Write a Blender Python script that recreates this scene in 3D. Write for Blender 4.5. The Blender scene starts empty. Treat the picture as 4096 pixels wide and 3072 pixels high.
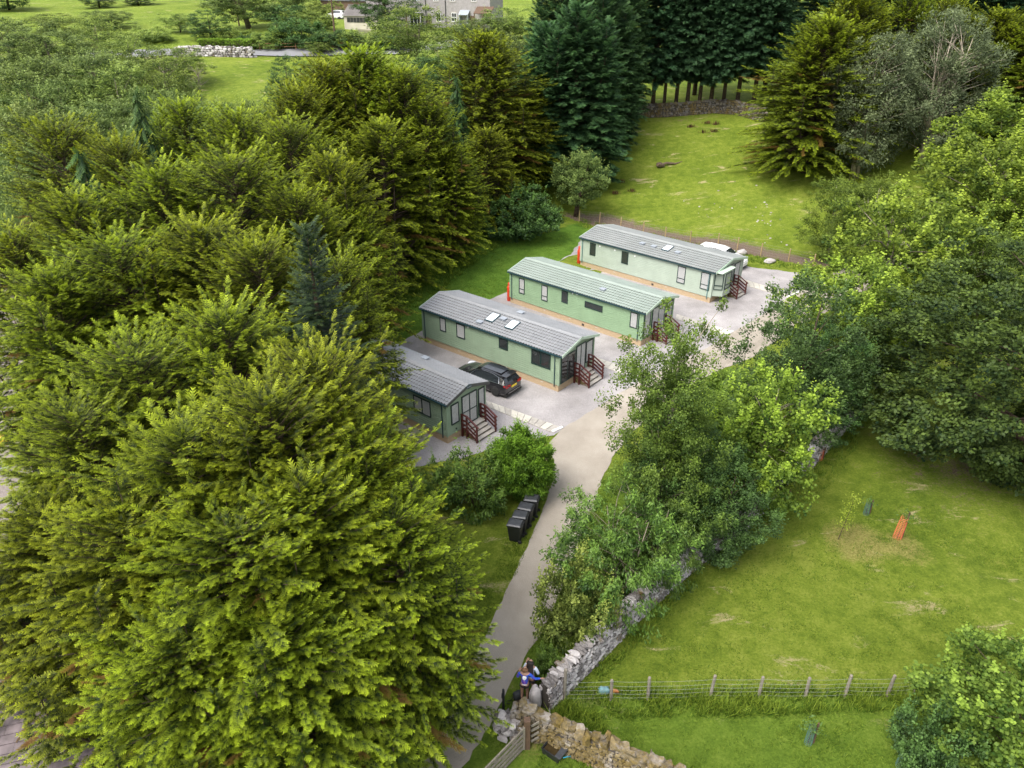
import bpy, math, random
import numpy as np
from mathutils import Vector, Matrix, noise
R = math.radians
S = bpy.context.scene
col = S.collection
# ------------------------------------------------------------------ camera
CAMZ, PITCH, FPX = 23.379, 28.7035, 2945.0
cam = bpy.data.cameras.new("camera"); cam.sensor_width = 36.0; cam.lens = 36.0*FPX/4096.0
cam.clip_start = 0.1; cam.clip_end = 3000
co = bpy.data.objects.new("camera", cam); col.objects.link(co)
co.location = (0, 0, CAMZ); co.rotation_euler = (R(90-PITCH), 0, 0); S.camera = co
# ------------------------------------------------------------------ light
SUN_EL, SUN_AZ = 56.0, -128.0        # azimuth measured from +y towards +x
w = bpy.data.worlds.new("World"); S.world = w; w.use_nodes = True
nt = w.node_tree; nt.nodes.clear()
sky = nt.nodes.new("ShaderNodeTexSky"); sky.sky_type = 'NISHITA'; sky.sun_disc = False
sky.sun_elevation = R(SUN_EL); sky.sun_rotation = R(SUN_AZ); sky.dust_density = 4.0; sky.ozone_density = 0.6
hsv = nt.nodes.new("ShaderNodeHueSaturation"); hsv.inputs['Saturation'].default_value = 0.35
bg = nt.nodes.new("ShaderNodeBackground"); bg.inputs['Strength'].default_value = 0.15
ow = nt.nodes.new("ShaderNodeOutputWorld")
nt.links.new(sky.outputs[0], hsv.inputs['Color']); nt.links.new(hsv.outputs[0], bg.inputs['Color']); nt.links.new(bg.outputs[0], ow.inputs['Surface'])
sl = bpy.data.lights.new("sun", 'SUN'); sl.energy = 1.0; sl.angle = R(35); sl.color = (1.0, 0.95, 0.86)
so = bpy.data.objects.new("sun", sl); col.objects.link(so); so.location = (0, 0, 60)
dv = Vector((math.sin(R(SUN_AZ))*math.cos(R(SUN_EL)), math.cos(R(SUN_AZ))*math.cos(R(SUN_EL)), math.sin(R(SUN_EL))))
so.rotation_euler = dv.to_track_quat('Z', 'Y').to_euler()
S.view_settings.view_transform = 'Standard'; S.view_settings.look = 'None'; S.view_settings.gamma = 1
S.view_settings.exposure = 1.38
S.cycles.max_bounces = 5; S.cycles.diffuse_bounces = 3; S.cycles.glossy_bounces = 2
S.cycles.transmission_bounces = 3; S.cycles.transparent_max_bounces = 6
# ------------------------------------------------------------------ terrain height and pixel helpers
LY = [0, 60, 75, 100, 118, 125, 145, 220, 300, 420, 900]
LZ = [0, 0, 3, 10.6, 13.1, 14.0, 15.5, 19.2, 26, 42, 110]
RY = [0, 77, 90, 112, 130, 160, 230, 300, 420, 900]
RZ = [0, 0, 2.4, 7.9, 9.6, 12.6, 19.2, 26, 42, 110]
def sstep(t): t = np.clip(t, 0, 1); return t*t*(3-2*t)
def Zt(x, y):
    x = np.asarray(x, float); y = np.asarray(y, float)
    zl = np.interp(y, LY, LZ); q = y+0.5*(x-15)
    q = np.where(x > 60, y+22.5, q)
    zr = np.interp(q, RY, RZ)
    xb = -15+20*sstep((y-85)/35)
    k = sstep((x-xb)/25)
    z = zl*(1-k)+zr*k
    rough = sstep((y-70)/30)
    return z + rough*0.35*np.sin(x*0.21+1.3)*np.sin(y*0.17+x*0.05)
CT, ST = math.cos(R(PITCH)), math.sin(R(PITCH))
def ray(ox, oy):               # o-pixels: the photograph at 2212 px wide
    a = (ox/0.54004-2048)/FPX; b = (1536-oy/0.54004)/FPX
    return np.array([a, CT+b*ST, -ST+b*CT])
def G(ox, oy, dz=0.0):         # where the view ray meets the terrain
    r = ray(ox, oy); t = 5.0
    ts = np.arange(8, 500, 0.25)
    zs = CAMZ+r[2]*ts - Zt(r[0]*ts, r[1]*ts) - dz
    i = int(np.argmax(zs < 0)) if (zs < 0).any() else len(ts)-1
    a, b = ts[max(i-1, 0)], ts[i]
    for _ in range(30):
        m = (a+b)/2
        if CAMZ+r[2]*m-float(Zt(r[0]*m, r[1]*m))-dz < 0: b = m
        else: a = m
    return Vector((r[0]*a, r[1]*a, float(Zt(r[0]*a, r[1]*a))))
def GF(fx, fy, dz=0.0): return G(fx*0.54004, fy*0.54004, dz)
def D(ox, oy, Y):              # point on the view ray at distance Y ahead
    r = ray(ox, oy); t = Y/r[1]
    return Vector((r[0]*t, Y, CAMZ+r[2]*t))
# ------------------------------------------------------------------ object helpers
def tag(o, label=None, cat=None, group=None, kind=None):
    if label: o['label'] = label
    if cat: o['category'] = cat
    if group: o['group'] = group
    if kind: o['kind'] = kind
    return o
def empty(name, loc, rz=0.0, label=None, cat=None, group=None):
    o = bpy.data.objects.new(name, None); col.objects.link(o); o.location = loc; o.rotation_euler = (0, 0, rz)
    o.empty_display_size = 0.2
    return tag(o, label, cat, group)
def link(name, me, parent=None):
    o = bpy.data.objects.new(name, me); col.objects.link(o)
    if parent is not None: o.parent = parent
    return o
def copy_tree(o, parent=None):
    c = o.copy(); col.objects.link(c)
    if parent is not None: c.parent = parent
    for ch in o.children: copy_tree(ch, c)
    return c
class MB:
    def __init__(s): s.v = []; s.f = []; s.m = []
    def add(s, vs, fs, mi=0):
        n = len(s.v); s.v += [tuple(p) for p in vs]; s.f += [tuple(i+n for i in f) for f in fs]; s.m += [mi]*len(fs); return s
    def box(s, x0, x1, y0, y1, z0, z1, mi=0, M=None):
        vs = [Vector((x, y, z)) for x in (x0, x1) for y in (y0, y1) for z in (z0, z1)]
        if M is not None: vs = [M @ v for v in vs]
        return s.add(vs, [(0, 1, 3, 2), (4, 6, 7, 5), (0, 4, 5, 1), (2, 3, 7, 6), (0, 2, 6, 4), (1, 5, 7, 3)], mi)
    def bar(s, a, b, wd, ht, mi=0, up=(0, 0, 1)):
        a = Vector(a); b = Vector(b); d = (b-a); L = d.length; d.normalize(); up = Vector(up)
        if abs(d.dot(up)) > .99: up = Vector((1, 0, 0))
        n = d.cross(up).normalized(); u = n.cross(d).normalized(); vs = []
        for p in (a, b):
            for i, j in ((-1, -1), (1, -1), (1, 1), (-1, 1)): vs.append(p+n*(i*wd/2)+u*(j*ht/2))
        return s.add(vs, [(0, 1, 2, 3), (7, 6, 5, 4), (0, 4, 5, 1), (1, 5, 6, 2), (2, 6, 7, 3), (3, 7, 4, 0)], mi)
    def tube(s, pts, rad, n=8, mi=0, cap=True):
        pts = [Vector(p) for p in pts]; k = len(pts)
        if not hasattr(rad, '__len__'): rad = [rad]*k
        vs = []; fs = []
        for i, p in enumerate(pts):
            d = (pts[min(i+1, k-1)]-pts[max(i-1, 0)]).normalized()
            a = Vector((0, 0, 1)) if abs(d.z) < .9 else Vector((1, 0, 0))
            n1 = d.cross(a).normalized(); n2 = d.cross(n1)
            for j in range(n):
                t = 2*math.pi*j/n; vs.append(p+n1*(math.cos(t)*rad[i])+n2*(math.sin(t)*rad[i]))
        for i in range(k-1):
            for j in range(n): fs.append((i*n+j, i*n+(j+1) % n, (i+1)*n+(j+1) % n, (i+1)*n+j))
        if cap: fs.append(tuple(range(n))[::-1]); fs.append(tuple((k-1)*n+j for j in range(n)))
        return s.add(vs, fs, mi)
    def lathe(s, prof, n=16, mi=0, c=(0, 0, 0)):
        vs = []; fs = []
        for r, z in prof:
            for j in range(n): t = 2*math.pi*j/n; vs.append((c[0]+r*math.cos(t), c[1]+r*math.sin(t), c[2]+z))
        for i in range(len(prof)-1):
            for j in range(n): fs.append((i*n+j, i*n+(j+1) % n, (i+1)*n+(j+1) % n, (i+1)*n+j))
        fs.append(tuple(range(n))[::-1]); fs.append(tuple((len(prof)-1)*n+j for j in range(n)))
        return s.add(vs, fs, mi)
    def rock(s, c, r, rng, mi=0, seg=(7, 5), jag=.22, rz=0.0):
        vs = []; fs = []; n, k = seg; sd = rng.random()*50; cr, sr = math.cos(rz), math.sin(rz)
        for i in range(k+1):
            ph = math.pi*i/k
            for j in range(n):
                th = 2*math.pi*j/n+ (i % 2)*.4
                d = Vector((math.sin(ph)*math.cos(th), math.sin(ph)*math.sin(th), math.cos(ph)))
                q = [math.copysign(abs(e)**.72, e) for e in d]
                f = 1+jag*noise.noise(Vector((d.x*1.7+sd, d.y*1.7, d.z*1.7)))*2
                x, y, z = q[0]*r[0]*f, q[1]*r[1]*f, q[2]*r[2]*f
                vs.append((c[0]+x*cr-y*sr, c[1]+x*sr+y*cr, c[2]+z))
        for i in range(k):
            for j in range(n): fs.append((i*n+j, (i+1)*n+j, (i+1)*n+(j+1) % n, i*n+(j+1) % n))
        return s.add(vs, fs, mi)
    def build(s, name, mats, parent=None, smooth=False):
        me = bpy.data.meshes.new(name); me.from_pydata(s.v, [], s.f)
        for m in (mats if isinstance(mats, (list, tuple)) else [mats]): me.materials.append(m)
        me.polygons.foreach_set('material_index', s.m)
        if smooth: me.polygons.foreach_set('use_smooth', [True]*len(s.f))
        me.update(); return link(name, me, parent)
def npmesh(name, V, F, tint=None, mat=None):
    me = bpy.data.meshes.new(name); V = np.asarray(V, np.float32); F = np.asarray(F, np.int32); k = F.shape[1]
    me.vertices.add(len(V)); me.vertices.foreach_set('co', V.ravel())
    me.loops.add(F.size); me.loops.foreach_set('vertex_index', F.ravel())
    me.polygons.add(len(F)); me.polygons.foreach_set('loop_start', np.arange(0, F.size, k, dtype=np.int32))
    me.polygons.foreach_set('loop_total', np.full(len(F), k, np.int32))
    if tint is not None:
        c = np.ones((len(V), 4), np.float32); c[:, :tint.shape[1]] = tint
        at = me.color_attributes.new('tint', 'FLOAT_COLOR', 'POINT'); at.data.foreach_set('color', c.ravel())
    if mat: me.materials.append(mat)
    me.update(calc_edges=True); me.validate(); return me
# ------------------------------------------------------------------ materials
def newmat(name):
    m = bpy.data.materials.new(name); m.use_nodes = True; nt = m.node_tree
    return m, nt, nt.nodes['Principled BSDF']
def rgb(h): # sRGB hex/tuple -> linear
    return tuple(((c/255+.055)/1.055)**2.4 if c > 10 else c/255/12.92 for c in h)+(1,)
def ramp(nt, fac, stops):
    r = nt.nodes.new('ShaderNodeValToRGB'); e = r.color_ramp.elements
    while len(e) < len(stops): e.new(.5)
    for i, (p, c) in enumerate(stops): e[i].position = p; e[i].color = c
    nt.links.new(fac, r.inputs[0]); return r.outputs[0]
def noi(nt, scale, detail=4, rough=.6, vec=None, dist=0.0):
    n = nt.nodes.new('ShaderNodeTexNoise'); n.inputs['Scale'].default_value = scale; n.inputs['Detail'].default_value = detail
    n.inputs['Roughness'].default_value = rough; n.inputs['Distortion'].default_value = dist
    if vec: nt.links.new(vec, n.inputs['Vector'])
    return n.outputs[0]
def coords(nt, kind='Object', scale=None):
    t = nt.nodes.new('ShaderNodeTexCoord').outputs[kind]
    if scale:
        mp = nt.nodes.new('ShaderNodeMapping'); mp.inputs['Scale'].default_value = scale; nt.links.new(t, mp.inputs[0]); t = mp.outputs[0]
    return t
def mix(nt, f, a, b, mode='MIX'):
    m = nt.nodes.new('ShaderNodeMix'); m.data_type = 'RGBA'; m.blend_type = mode
    for s, v in ((0, f), (6, a), (7, b)):
        if hasattr(v, 'links'): nt.links.new(v, m.inputs[s])
        else: m.inputs[s].default_value = v
    return m.outputs[2]
def mth(nt, op, a, b=0.0):
    m = nt.nodes.new('ShaderNodeMath'); m.operation = op
    for i, v in enumerate((a, b)):
        if hasattr(v, 'links'): nt.links.new(v, m.inputs[i])
        else: m.inputs[i].default_value = v
    return m.outputs[0]
def bump(nt, b, h, st=.3, dist=.02):
    n = nt.nodes.new('ShaderNodeBump'); n.inputs['Strength'].default_value = st; n.inputs['Distance'].default_value = dist
    nt.links.new(h, n.inputs['Height']); nt.links.new(n.outputs[0], b.inputs['Normal'])
def plain(name, c, rough=.6, metal=0.0, var=.12, scale=6.0, spec=.5, bmp=0.0):
    m, nt, b = newmat(name); c = c if len(c) == 4 else tuple(c)+(1,)
    v = coords(nt); n = noi(nt, scale, 5, .6, v)
    lo = tuple(x*(1-var) for x in c[:3])+(1,); hi = tuple(min(1, x*(1+var)) for x in c[:3])+(1,)
    nt.links.new(ramp(nt, n, [(.3, lo), (.7, hi)]), b.inputs['Base Color'])
    b.inputs['Roughness'].default_value = rough; b.inputs['Metallic'].default_value = metal; b.inputs['Specular IOR Level'].default_value = spec
    if bmp: bump(nt, b, noi(nt, scale*6, 4, .6, v), bmp, .01)
    return m
def foliage(name, dark, light, trans=.35, rough=.6, gv=.5, spec=.25):
    m, nt, b = newmat(name)
    at = nt.nodes.new('ShaderNodeAttribute'); at.attribute_name = 'tint'
    sp = nt.nodes.new('ShaderNodeSeparateColor'); nt.links.new(at.outputs['Color'], sp.inputs[0])
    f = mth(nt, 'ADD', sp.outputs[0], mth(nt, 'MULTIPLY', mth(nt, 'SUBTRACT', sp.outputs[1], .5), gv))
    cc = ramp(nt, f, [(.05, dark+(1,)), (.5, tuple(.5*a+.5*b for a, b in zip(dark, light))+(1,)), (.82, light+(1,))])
    if 'hemlock' in name or 'yellow_con' in name: cc = mix(nt, mth(nt, 'MULTIPLY', sp.outputs[2], .8), cc, (.20, .10, .03, 1))
    oi = nt.nodes.new('ShaderNodeObjectInfo')
    h = nt.nodes.new('ShaderNodeHueSaturation'); nt.links.new(cc, h.inputs['Color'])
    nt.links.new(mth(nt, 'ADD', mth(nt, 'MULTIPLY', oi.outputs['Random'], .25), .88), h.inputs['Value'])
    nt.links.new(mth(nt, 'ADD', mth(nt, 'MULTIPLY', oi.outputs['Random'], .02), .49), h.inputs['Hue'])
    nt.links.new(h.outputs[0], b.inputs['Base Color']); b.inputs['Roughness'].default_value = rough; b.inputs['Specular IOR Level'].default_value = spec
    tr = nt.nodes.new('ShaderNodeBsdfTranslucent'); nt.links.new(h.outputs[0], tr.inputs['Color'])
    ms = nt.nodes.new('ShaderNodeMixShader'); ms.inputs[0].default_value = trans
    nt.links.new(b.outputs[0], ms.inputs[1]); nt.links.new(tr.outputs[0], ms.inputs[2])
    nt.links.new(ms.outputs[0], nt.nodes['Material Output'].inputs['Surface'])
    return m
def grassmat(name, cols, tan, tan_amt=.62, big=.12, attr=True):
    m, nt, b = newmat(name); v = coords(nt, 'Object')
    n1 = noi(nt, big, 5, .62, v); n2 = noi(nt, 1.3, 6, .7, v); n3 = noi(nt, 9, 5, .75, v)
    f = mth(nt, 'ADD', mth(nt, 'MULTIPLY', n1, .30), mth(nt, 'ADD', mth(nt, 'MULTIPLY', n2, .35), mth(nt, 'MULTIPLY', n3, .35)))
    g = ramp(nt, f, [(.40, cols[0]), (.5, cols[1]), (.60, cols[2])])
    # worn straw-coloured patches
    vs = coords(nt, 'Object', (.35, .8, 1)); n4 = noi(nt, .8, 7, .72, vs, .6); n5 = noi(nt, 11, 4, .8, v)
    t = ramp(nt, mth(nt, 'ADD', mth(nt, 'MULTIPLY', n4, .8), mth(nt, 'MULTIPLY', n5, .2)), [(tan_amt, (0, 0, 0, 1)), (tan_amt+.07, (1, 1, 1, 1))])
    if attr:
        at = nt.nodes.new('ShaderNodeAttribute'); at.attribute_name = 'tint'
        sp = nt.nodes.new('ShaderNodeSeparateColor'); nt.links.new(at.outputs['Color'], sp.inputs[0])
        lush = mix(nt, mth(nt, 'MULTIPLY', sp.outputs[1], .85), g, ramp(nt, f, [(.40, (.04, .095, .010, 1)), (.5, (.075, .165, .016, 1)), (.61, (.125, .235, .028, 1))]))
        g = lush
        soil = ramp(nt, n3, [(.35, (.10, .07, .05, 1)), (.65, (.24, .18, .14, 1))])
        d = mth(nt, 'ADD', sp.outputs[0], mth(nt, 'MULTIPLY', mth(nt, 'SUBTRACT', mth(nt, 'ADD', n2, n5), 1.0), 1.1))
        dm = ramp(nt, d, [(.42, (0, 0, 0, 1)), (.62, (1, 1, 1, 1))])
        dry = ramp(nt, n3, [(.35, (.17, .15, .04, 1)), (.65, (.38, .32, .12, 1))])
        dr = ramp(nt, mth(nt, 'ADD', sp.outputs[2], mth(nt, 'MULTIPLY', mth(nt, 'SUBTRACT', mth(nt, 'ADD', n2, n5), 1.0), 1.2)), [(.4, (0, 0, 0, 1)), (.8, (1, 1, 1, 1))])
        g = mix(nt, mth(nt, 'MULTIPLY', dr, .75), g, dry)
        g = mix(nt, mth(nt, 'MULTIPLY', t, mth(nt, 'SUBTRACT', 1.0, sp.outputs[1])), g, tan)
        g = mix(nt, dm, g, soil)
    else: g = mix(nt, t, g, tan)
    nt.links.new(g, b.inputs['Base Color']); b.inputs['Roughness'].default_value = .9; b.inputs['Specular IOR Level'].default_value = .15
    bump(nt, b, mth(nt, 'ADD', n3, mth(nt, 'MULTIPLY', noi(nt, 30, 4, .8, v), .6)), .9, .14)
    return m
def gravelmat(name, a, bb, c, sc=14.0, stain=.0):
    m, nt, b = newmat(name); v = coords(nt)
    vo = nt.nodes.new('ShaderNodeTexVoronoi'); vo.inputs['Scale'].default_value = sc; nt.links.new(v, vo.inputs['Vector'])
    f = mth(nt, 'ADD', mth(nt, 'MULTIPLY', noi(nt, sc*2.2, 3, .8, v), .6), mth(nt, 'MULTIPLY', noi(nt, .35, 5, .6, v), .4))
    g = ramp(nt, f, [(.34, a), (.5, bb), (.66, c)])
    s = ramp(nt, noi(nt, .55, 6, .65, coords(nt, 'Object', (1, .5, 1))), [(.45, (0, 0, 0, 1)), (.7, (1, 1, 1, 1))])
    g = mix(nt, mth(nt, 'MULTIPLY', s, stain), g, (.17, .14, .11, 1))
    nt.links.new(g, b.inputs['Base Color']); b.inputs['Roughness'].default_value = .93; b.inputs['Specular IOR Level'].default_value = .2
    bump(nt, b, vo.outputs['Distance'], .5, .02); return m
def stonemat(name, moss=.25, dark=1.0, sc=14):
    m, nt, b = newmat(name); v = coords(nt)
    ge = nt.nodes.new('ShaderNodeNewGeometry')
    base = ramp(nt, mth(nt, 'ADD', mth(nt, 'MULTIPLY', ge.outputs['Random Per Island'], .5), mth(nt, 'MULTIPLY', noi(nt, sc, 6, .8, v), .5)),
                [(.25, tuple(dark*k for k in (.10, .09, .085))+(1,)), (.45, tuple(dark*k for k in (.33, .305, .295))+(1,)), (.75, tuple(dark*k for k in (.54, .51, .50))+(1,))])
    n = ramp(nt, noi(nt, 1.1, 6, .75, v, .3), [(.62-moss*.4, (0, 0, 0, 1)), (.68-moss*.2, (1, 1, 1, 1))])
    mc = ramp(nt, noi(nt, 10, 4, .7, v), [(.3, (.07, .05, .012, 1)), (.7, (.2, .14, .03, 1))])
    g = mix(nt, mth(nt, 'MULTIPLY', n, .85), base, mc)
    nt.links.new(g, b.inputs['Base Color']); b.inputs['Roughness'].default_value = .92; b.inputs['Specular IOR Level'].default_value = .2
    bump(nt, b, noi(nt, 28, 5, .8, v), .6, .03); return m
def woodmat(name, a, bb, sc=(.6, 9, 9), rough=.75):
    m, nt, b = newmat(name); v = coords(nt, 'Object', sc)
    nt.links.new(ramp(nt, noi(nt, 3, 6, .7, v), [(.3, a), (.7, bb)]), b.inputs['Base Color']); b.inputs['Roughness'].default_value = rough
    bump(nt, b, noi(nt, 8, 4, .7, v), .3, .01); return m
def glassy(name, c, alpha=.45):
    m, nt, b = newmat(name); v = coords(nt)
    b.inputs['Base Color'].default_value = c; b.inputs['Roughness'].default_value = .06; b.inputs['Specular IOR Level'].default_value = .8
    tr = nt.nodes.new('ShaderNodeBsdfTransparent'); ms = nt.nodes.new('ShaderNodeMixShader'); ms.inputs[0].default_value = alpha
    bump(nt, b, noi(nt, 1.5, 2, .5, v), .04, .05)
    nt.links.new(b.outputs[0], ms.inputs[1]); nt.links.new(tr.outputs[0], ms.inputs[2]); nt.links.new(ms.outputs[0], nt.nodes['Material Output'].inputs['Surface'])
    return m
M = {}
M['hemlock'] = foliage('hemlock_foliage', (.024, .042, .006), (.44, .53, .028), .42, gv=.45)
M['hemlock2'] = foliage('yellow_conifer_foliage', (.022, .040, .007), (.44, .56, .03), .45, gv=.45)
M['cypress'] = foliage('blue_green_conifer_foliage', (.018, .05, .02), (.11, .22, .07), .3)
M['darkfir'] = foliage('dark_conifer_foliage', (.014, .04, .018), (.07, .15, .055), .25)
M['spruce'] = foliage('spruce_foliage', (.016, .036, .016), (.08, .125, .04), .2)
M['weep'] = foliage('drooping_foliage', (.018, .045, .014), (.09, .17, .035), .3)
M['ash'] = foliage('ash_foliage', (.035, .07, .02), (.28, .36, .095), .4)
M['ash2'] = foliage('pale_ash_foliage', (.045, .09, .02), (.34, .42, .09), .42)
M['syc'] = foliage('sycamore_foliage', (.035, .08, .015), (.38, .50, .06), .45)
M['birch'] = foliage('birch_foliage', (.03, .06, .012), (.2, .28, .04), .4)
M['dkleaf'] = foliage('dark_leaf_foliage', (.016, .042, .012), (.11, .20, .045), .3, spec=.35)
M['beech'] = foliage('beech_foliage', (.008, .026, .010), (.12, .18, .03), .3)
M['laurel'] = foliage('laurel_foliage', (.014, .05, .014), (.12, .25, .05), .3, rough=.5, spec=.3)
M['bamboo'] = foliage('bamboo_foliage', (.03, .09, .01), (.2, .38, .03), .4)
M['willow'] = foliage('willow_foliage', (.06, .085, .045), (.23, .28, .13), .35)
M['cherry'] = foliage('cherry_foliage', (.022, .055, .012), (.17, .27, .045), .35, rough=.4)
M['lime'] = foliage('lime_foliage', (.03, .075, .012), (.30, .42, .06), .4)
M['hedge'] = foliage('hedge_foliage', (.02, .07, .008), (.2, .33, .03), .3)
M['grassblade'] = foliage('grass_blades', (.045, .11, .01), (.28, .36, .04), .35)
M['fern'] = foliage('brown_dock', (.05, .03, .015), (.16, .09, .04), .2)
M['bark'] = plain('brown_bark', (.075, .055, .04), .9, var=.5, scale=5, spec=.1, bmp=.6)
M['barkgrey'] = plain('grey_bark', (.2, .17, .13), .9, var=.35, scale=5, spec=.1, bmp=.5)
M['barkpale'] = plain('pale_bark', (.36, .31, .24), .85, var=.45, scale=3, spec=.15, bmp=.4)
M['ground'] = grassmat('meadow_grass', [(.082, .13, .011, 1), (.155, .21, .021, 1), (.24, .28, .045, 1)], (.40, .34, .18, 1), .575)
M['lane'] = gravelmat('lane_tarmac', (.235, .205, .17, 1), (.335, .298, .25, 1), (.43, .39, .335, 1), 26, .25)
M['gravel'] = gravelmat('pinkish_grey_gravel', (.155, .147, .146, 1), (.30, .281, .280, 1), (.49, .465, .462, 1), 16, .08)
M['ballast'] = gravelmat('railway_ballast', (.10, .085, .08, 1), (.21, .18, .165, 1), (.34, .30, .28, 1), 7, .3)
M['farroad'] = gravelmat('far_tarmac', (.15, .15, .155, 1), (.20, .20, .21, 1), (.25, .25, .26, 1), 20, .1)
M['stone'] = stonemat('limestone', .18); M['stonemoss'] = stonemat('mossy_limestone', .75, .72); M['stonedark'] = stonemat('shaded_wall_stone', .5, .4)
M['core'] = plain('dark_rubble_core', (.05, .042, .035), .95, var=.3)
M['paleslab'] = plain('pale_slab', (.50, .47, .41), .85, var=.12, scale=3, bmp=.1)
M['greyslab'] = plain('grey_slab', (.36, .335, .30), .85, var=.18, scale=3, bmp=.1)
M['whitepaint'] = plain('white_paint', (.78, .77, .74), .6, var=.05)
M['skirt'] = woodmat('raw_timber_skirt', (.34, .24, .14, 1), (.52, .40, .26, 1), (1.2, 1.2, 10))
M['rail'] = woodmat('dark_red_stained_timber', (.045, .008, .006, 1), (.105, .02, .015, 1), (6, 6, 1.5), .5)
M['greywood'] = woodmat('weathered_timber', (.13, .115, .09, 1), (.30, .265, .21, 1), (6, 6, 1.0))
M['darkwood'] = woodmat('dark_timber', (.06, .035, .022, 1), (.15, .09, .055, 1), (6, 6, 1.0))
M['postwood'] = woodmat('tan_fence_post', (.22, .15, .07, 1), (.42, .31, .16, 1), (6, 6, 1.5))
M['wire'] = plain('galvanised_wire', (.26, .29, .25), .6, .2)
M['greenframe'] = plain('dark_green_upvc', (.012, .034, .030), .35, var=.05)
M['gutter'] = plain('dark_green_gutter', (.018, .05, .06), .4, var=.1)
M['tealpipe'] = plain('teal_downpipe', (.06, .16, .17), .4, var=.1)
M['blackpl'] = plain('black_plastic', (.018, .019, .021), .42, var=.25, scale=9)
M['blacklid'] = plain('grey_black_lid', (.05, .053, .06), .35, var=.25, scale=7)
M['red'] = plain('orange_red_paint', (.60, .055, .018), .4, var=.12)
M['white'] = plain('gloss_white', (.82, .82, .82), .3, var=.03)
M['lens'] = plain('roof_vent_grey', (.30, .33, .37), .4, var=.05)
M['skyglass'] = glassy('rooflight_glass', (.75, .8, .85, 1), .05)
M['pane'] = glassy('window_glass', (.05, .06, .06, 1), .85)
M['panedark'] = glassy('dark_window_glass', (.035, .04, .04, 1), .15)
def curtainmat():
    m, nt, b = newmat('net_curtain'); v = coords(nt, 'Object')
    wv = nt.nodes.new('ShaderNodeTexWave'); wv.inputs['Scale'].default_value = 5; wv.inputs['Distortion'].default_value = 1.5; wv.inputs['Detail'].default_value = 2
    nt.links.new(v, wv.inputs['Vector']); nt.links.new(ramp(nt, wv.outputs[0], [(.1, (.5, .5, .5, 1)), (.8, (.85, .85, .84, 1))]), b.inputs['Base Color'])
    b.inputs['Roughness'].default_value = .9; return m
M['curtain'] = curtainmat()
M['unlit_room_sheet'] = plain('dark_interior', (.09, .085, .08), .9, var=.5, scale=3)
# ------------------------------------------------------------------ ground
def inpoly(px, py, poly):
    c = np.zeros(px.shape, bool); n = len(poly)
    for i in range(n):
        x1, y1 = poly[i][:2]; x2, y2 = poly[(i+1) % n][:2]
        if y1 == y2: continue
        c ^= ((y1 > py) != (y2 > py)) & (px < (x2-x1)*(py-y1)/(y2-y1)+x1)
    return c
def segd(px, py, pts):
    d = np.full(px.shape, 1e9)
    for a, b in zip(pts[:-1], pts[1:]):
        ax, ay = a[:2]; bx, by = b[:2]; L = (bx-ax)**2+(by-ay)**2
        t = np.clip(((px-ax)*(bx-ax)+(py-ay)*(by-ay))/L, 0, 1)
        d = np.minimum(d, np.hypot(px-ax-t*(bx-ax), py-ay-t*(by-ay)))
    return d
FENCE_B = [GF(2200+a/2.212, 800+b/2.212) for a, b in [(258, 190), (437, 207), (625, 252), (825, 297), (1017, 342), (1240, 378), (1487, 400), (1655, 437), (1862, 492), (2108, 542), (2330, 590)]]
WALLA = [G(*p) for p in [(1176, 1530), (1308, 1398), (1400, 1303), (1475, 1238), (1600, 1140), (1740, 1010), (1850, 890), (1905, 805), (1960, 740)]]
WALLB = [G(*p) for p in [(1108, 1570), (1165, 1590), (1297, 1648), (1500, 1735), (1700, 1815)]]
xs = np.concatenate([np.linspace(-620, -62, 40), np.arange(-60, 72, .45), np.linspace(74, 620, 40)])
ys = np.concatenate([np.linspace(-60, 6, 10), np.arange(8, 132, .45), 132+np.linspace(0, 1, 60)[1:]**2*760])
X, Y = np.meshgrid(xs, ys)
bumps = np.array([[0.0]])
Zg = Zt(X, Y)
flatmask = np.clip((X-((Y-15)*.62+6))/6, 0, 1)*np.clip((segd(X, Y, [(-2, 15), (3, 32), (14, 45), (30, 62), (30, 75)])-9)/8, 0, 1)
Zg = Zg+flatmask*0.12*np.sin(X*.7+np.sin(Y*.5))*np.sin(Y*.6)
V = np.stack([X.ravel(), Y.ravel(), Zg.ravel()], 1)
nx, ny = len(xs), len(ys); ii = np.arange(nx*ny).reshape(ny, nx)
F = np.stack([ii[:-1, :-1], ii[:-1, 1:], ii[1:, 1:], ii[1:, :-1]], -1).reshape(-1, 4)
tint = np.zeros((nx*ny, 3), np.float32); px, py = V[:, 0], V[:, 1]
fb = [(p.x, p.y) for p in FENCE_B]
side = (px-fb[0][0])*(fb[-1][1]-fb[0][1])-(py-fb[0][1])*(fb[-1][0]-fb[0][0])
dF = segd(px, py, fb)
tint[:, 0] = np.where(side < 0, np.clip(1.15-dF/3.6, 0, 1), 0)
def blob(o, r, ch, k=1.0, ex=1.0):
    c = G(*o); d = np.hypot(px-c.x, (py-c.y)/ex)/r; tint[:, ch] = np.maximum(tint[:, ch], np.clip(k*(1.5-d), 0, 1)*min(1, k))
LAWN = [G(*p) for p in [(800, 600), (900, 520), (1010, 500), (1130, 520), (1250, 480), (1275, 500), (1240, 548), (1130, 612), (1050, 652), (960, 692), (850, 745), (740, 800)]]
NEARG = [G(*p) for p in [(1150, 1500), (1300, 1500), (2000, 1500), (2212, 1560), (2212, 1700), (900, 1700), (1060, 1480)]]
VERGE = [G(*p) for p in [(1165, 1560), (1110, 1500), (1143, 1407), (1225, 1240), (1299, 1039), (1500, 900), (1560, 795), (1700, 800), (1500, 1200), (1220, 1500)]]
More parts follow.
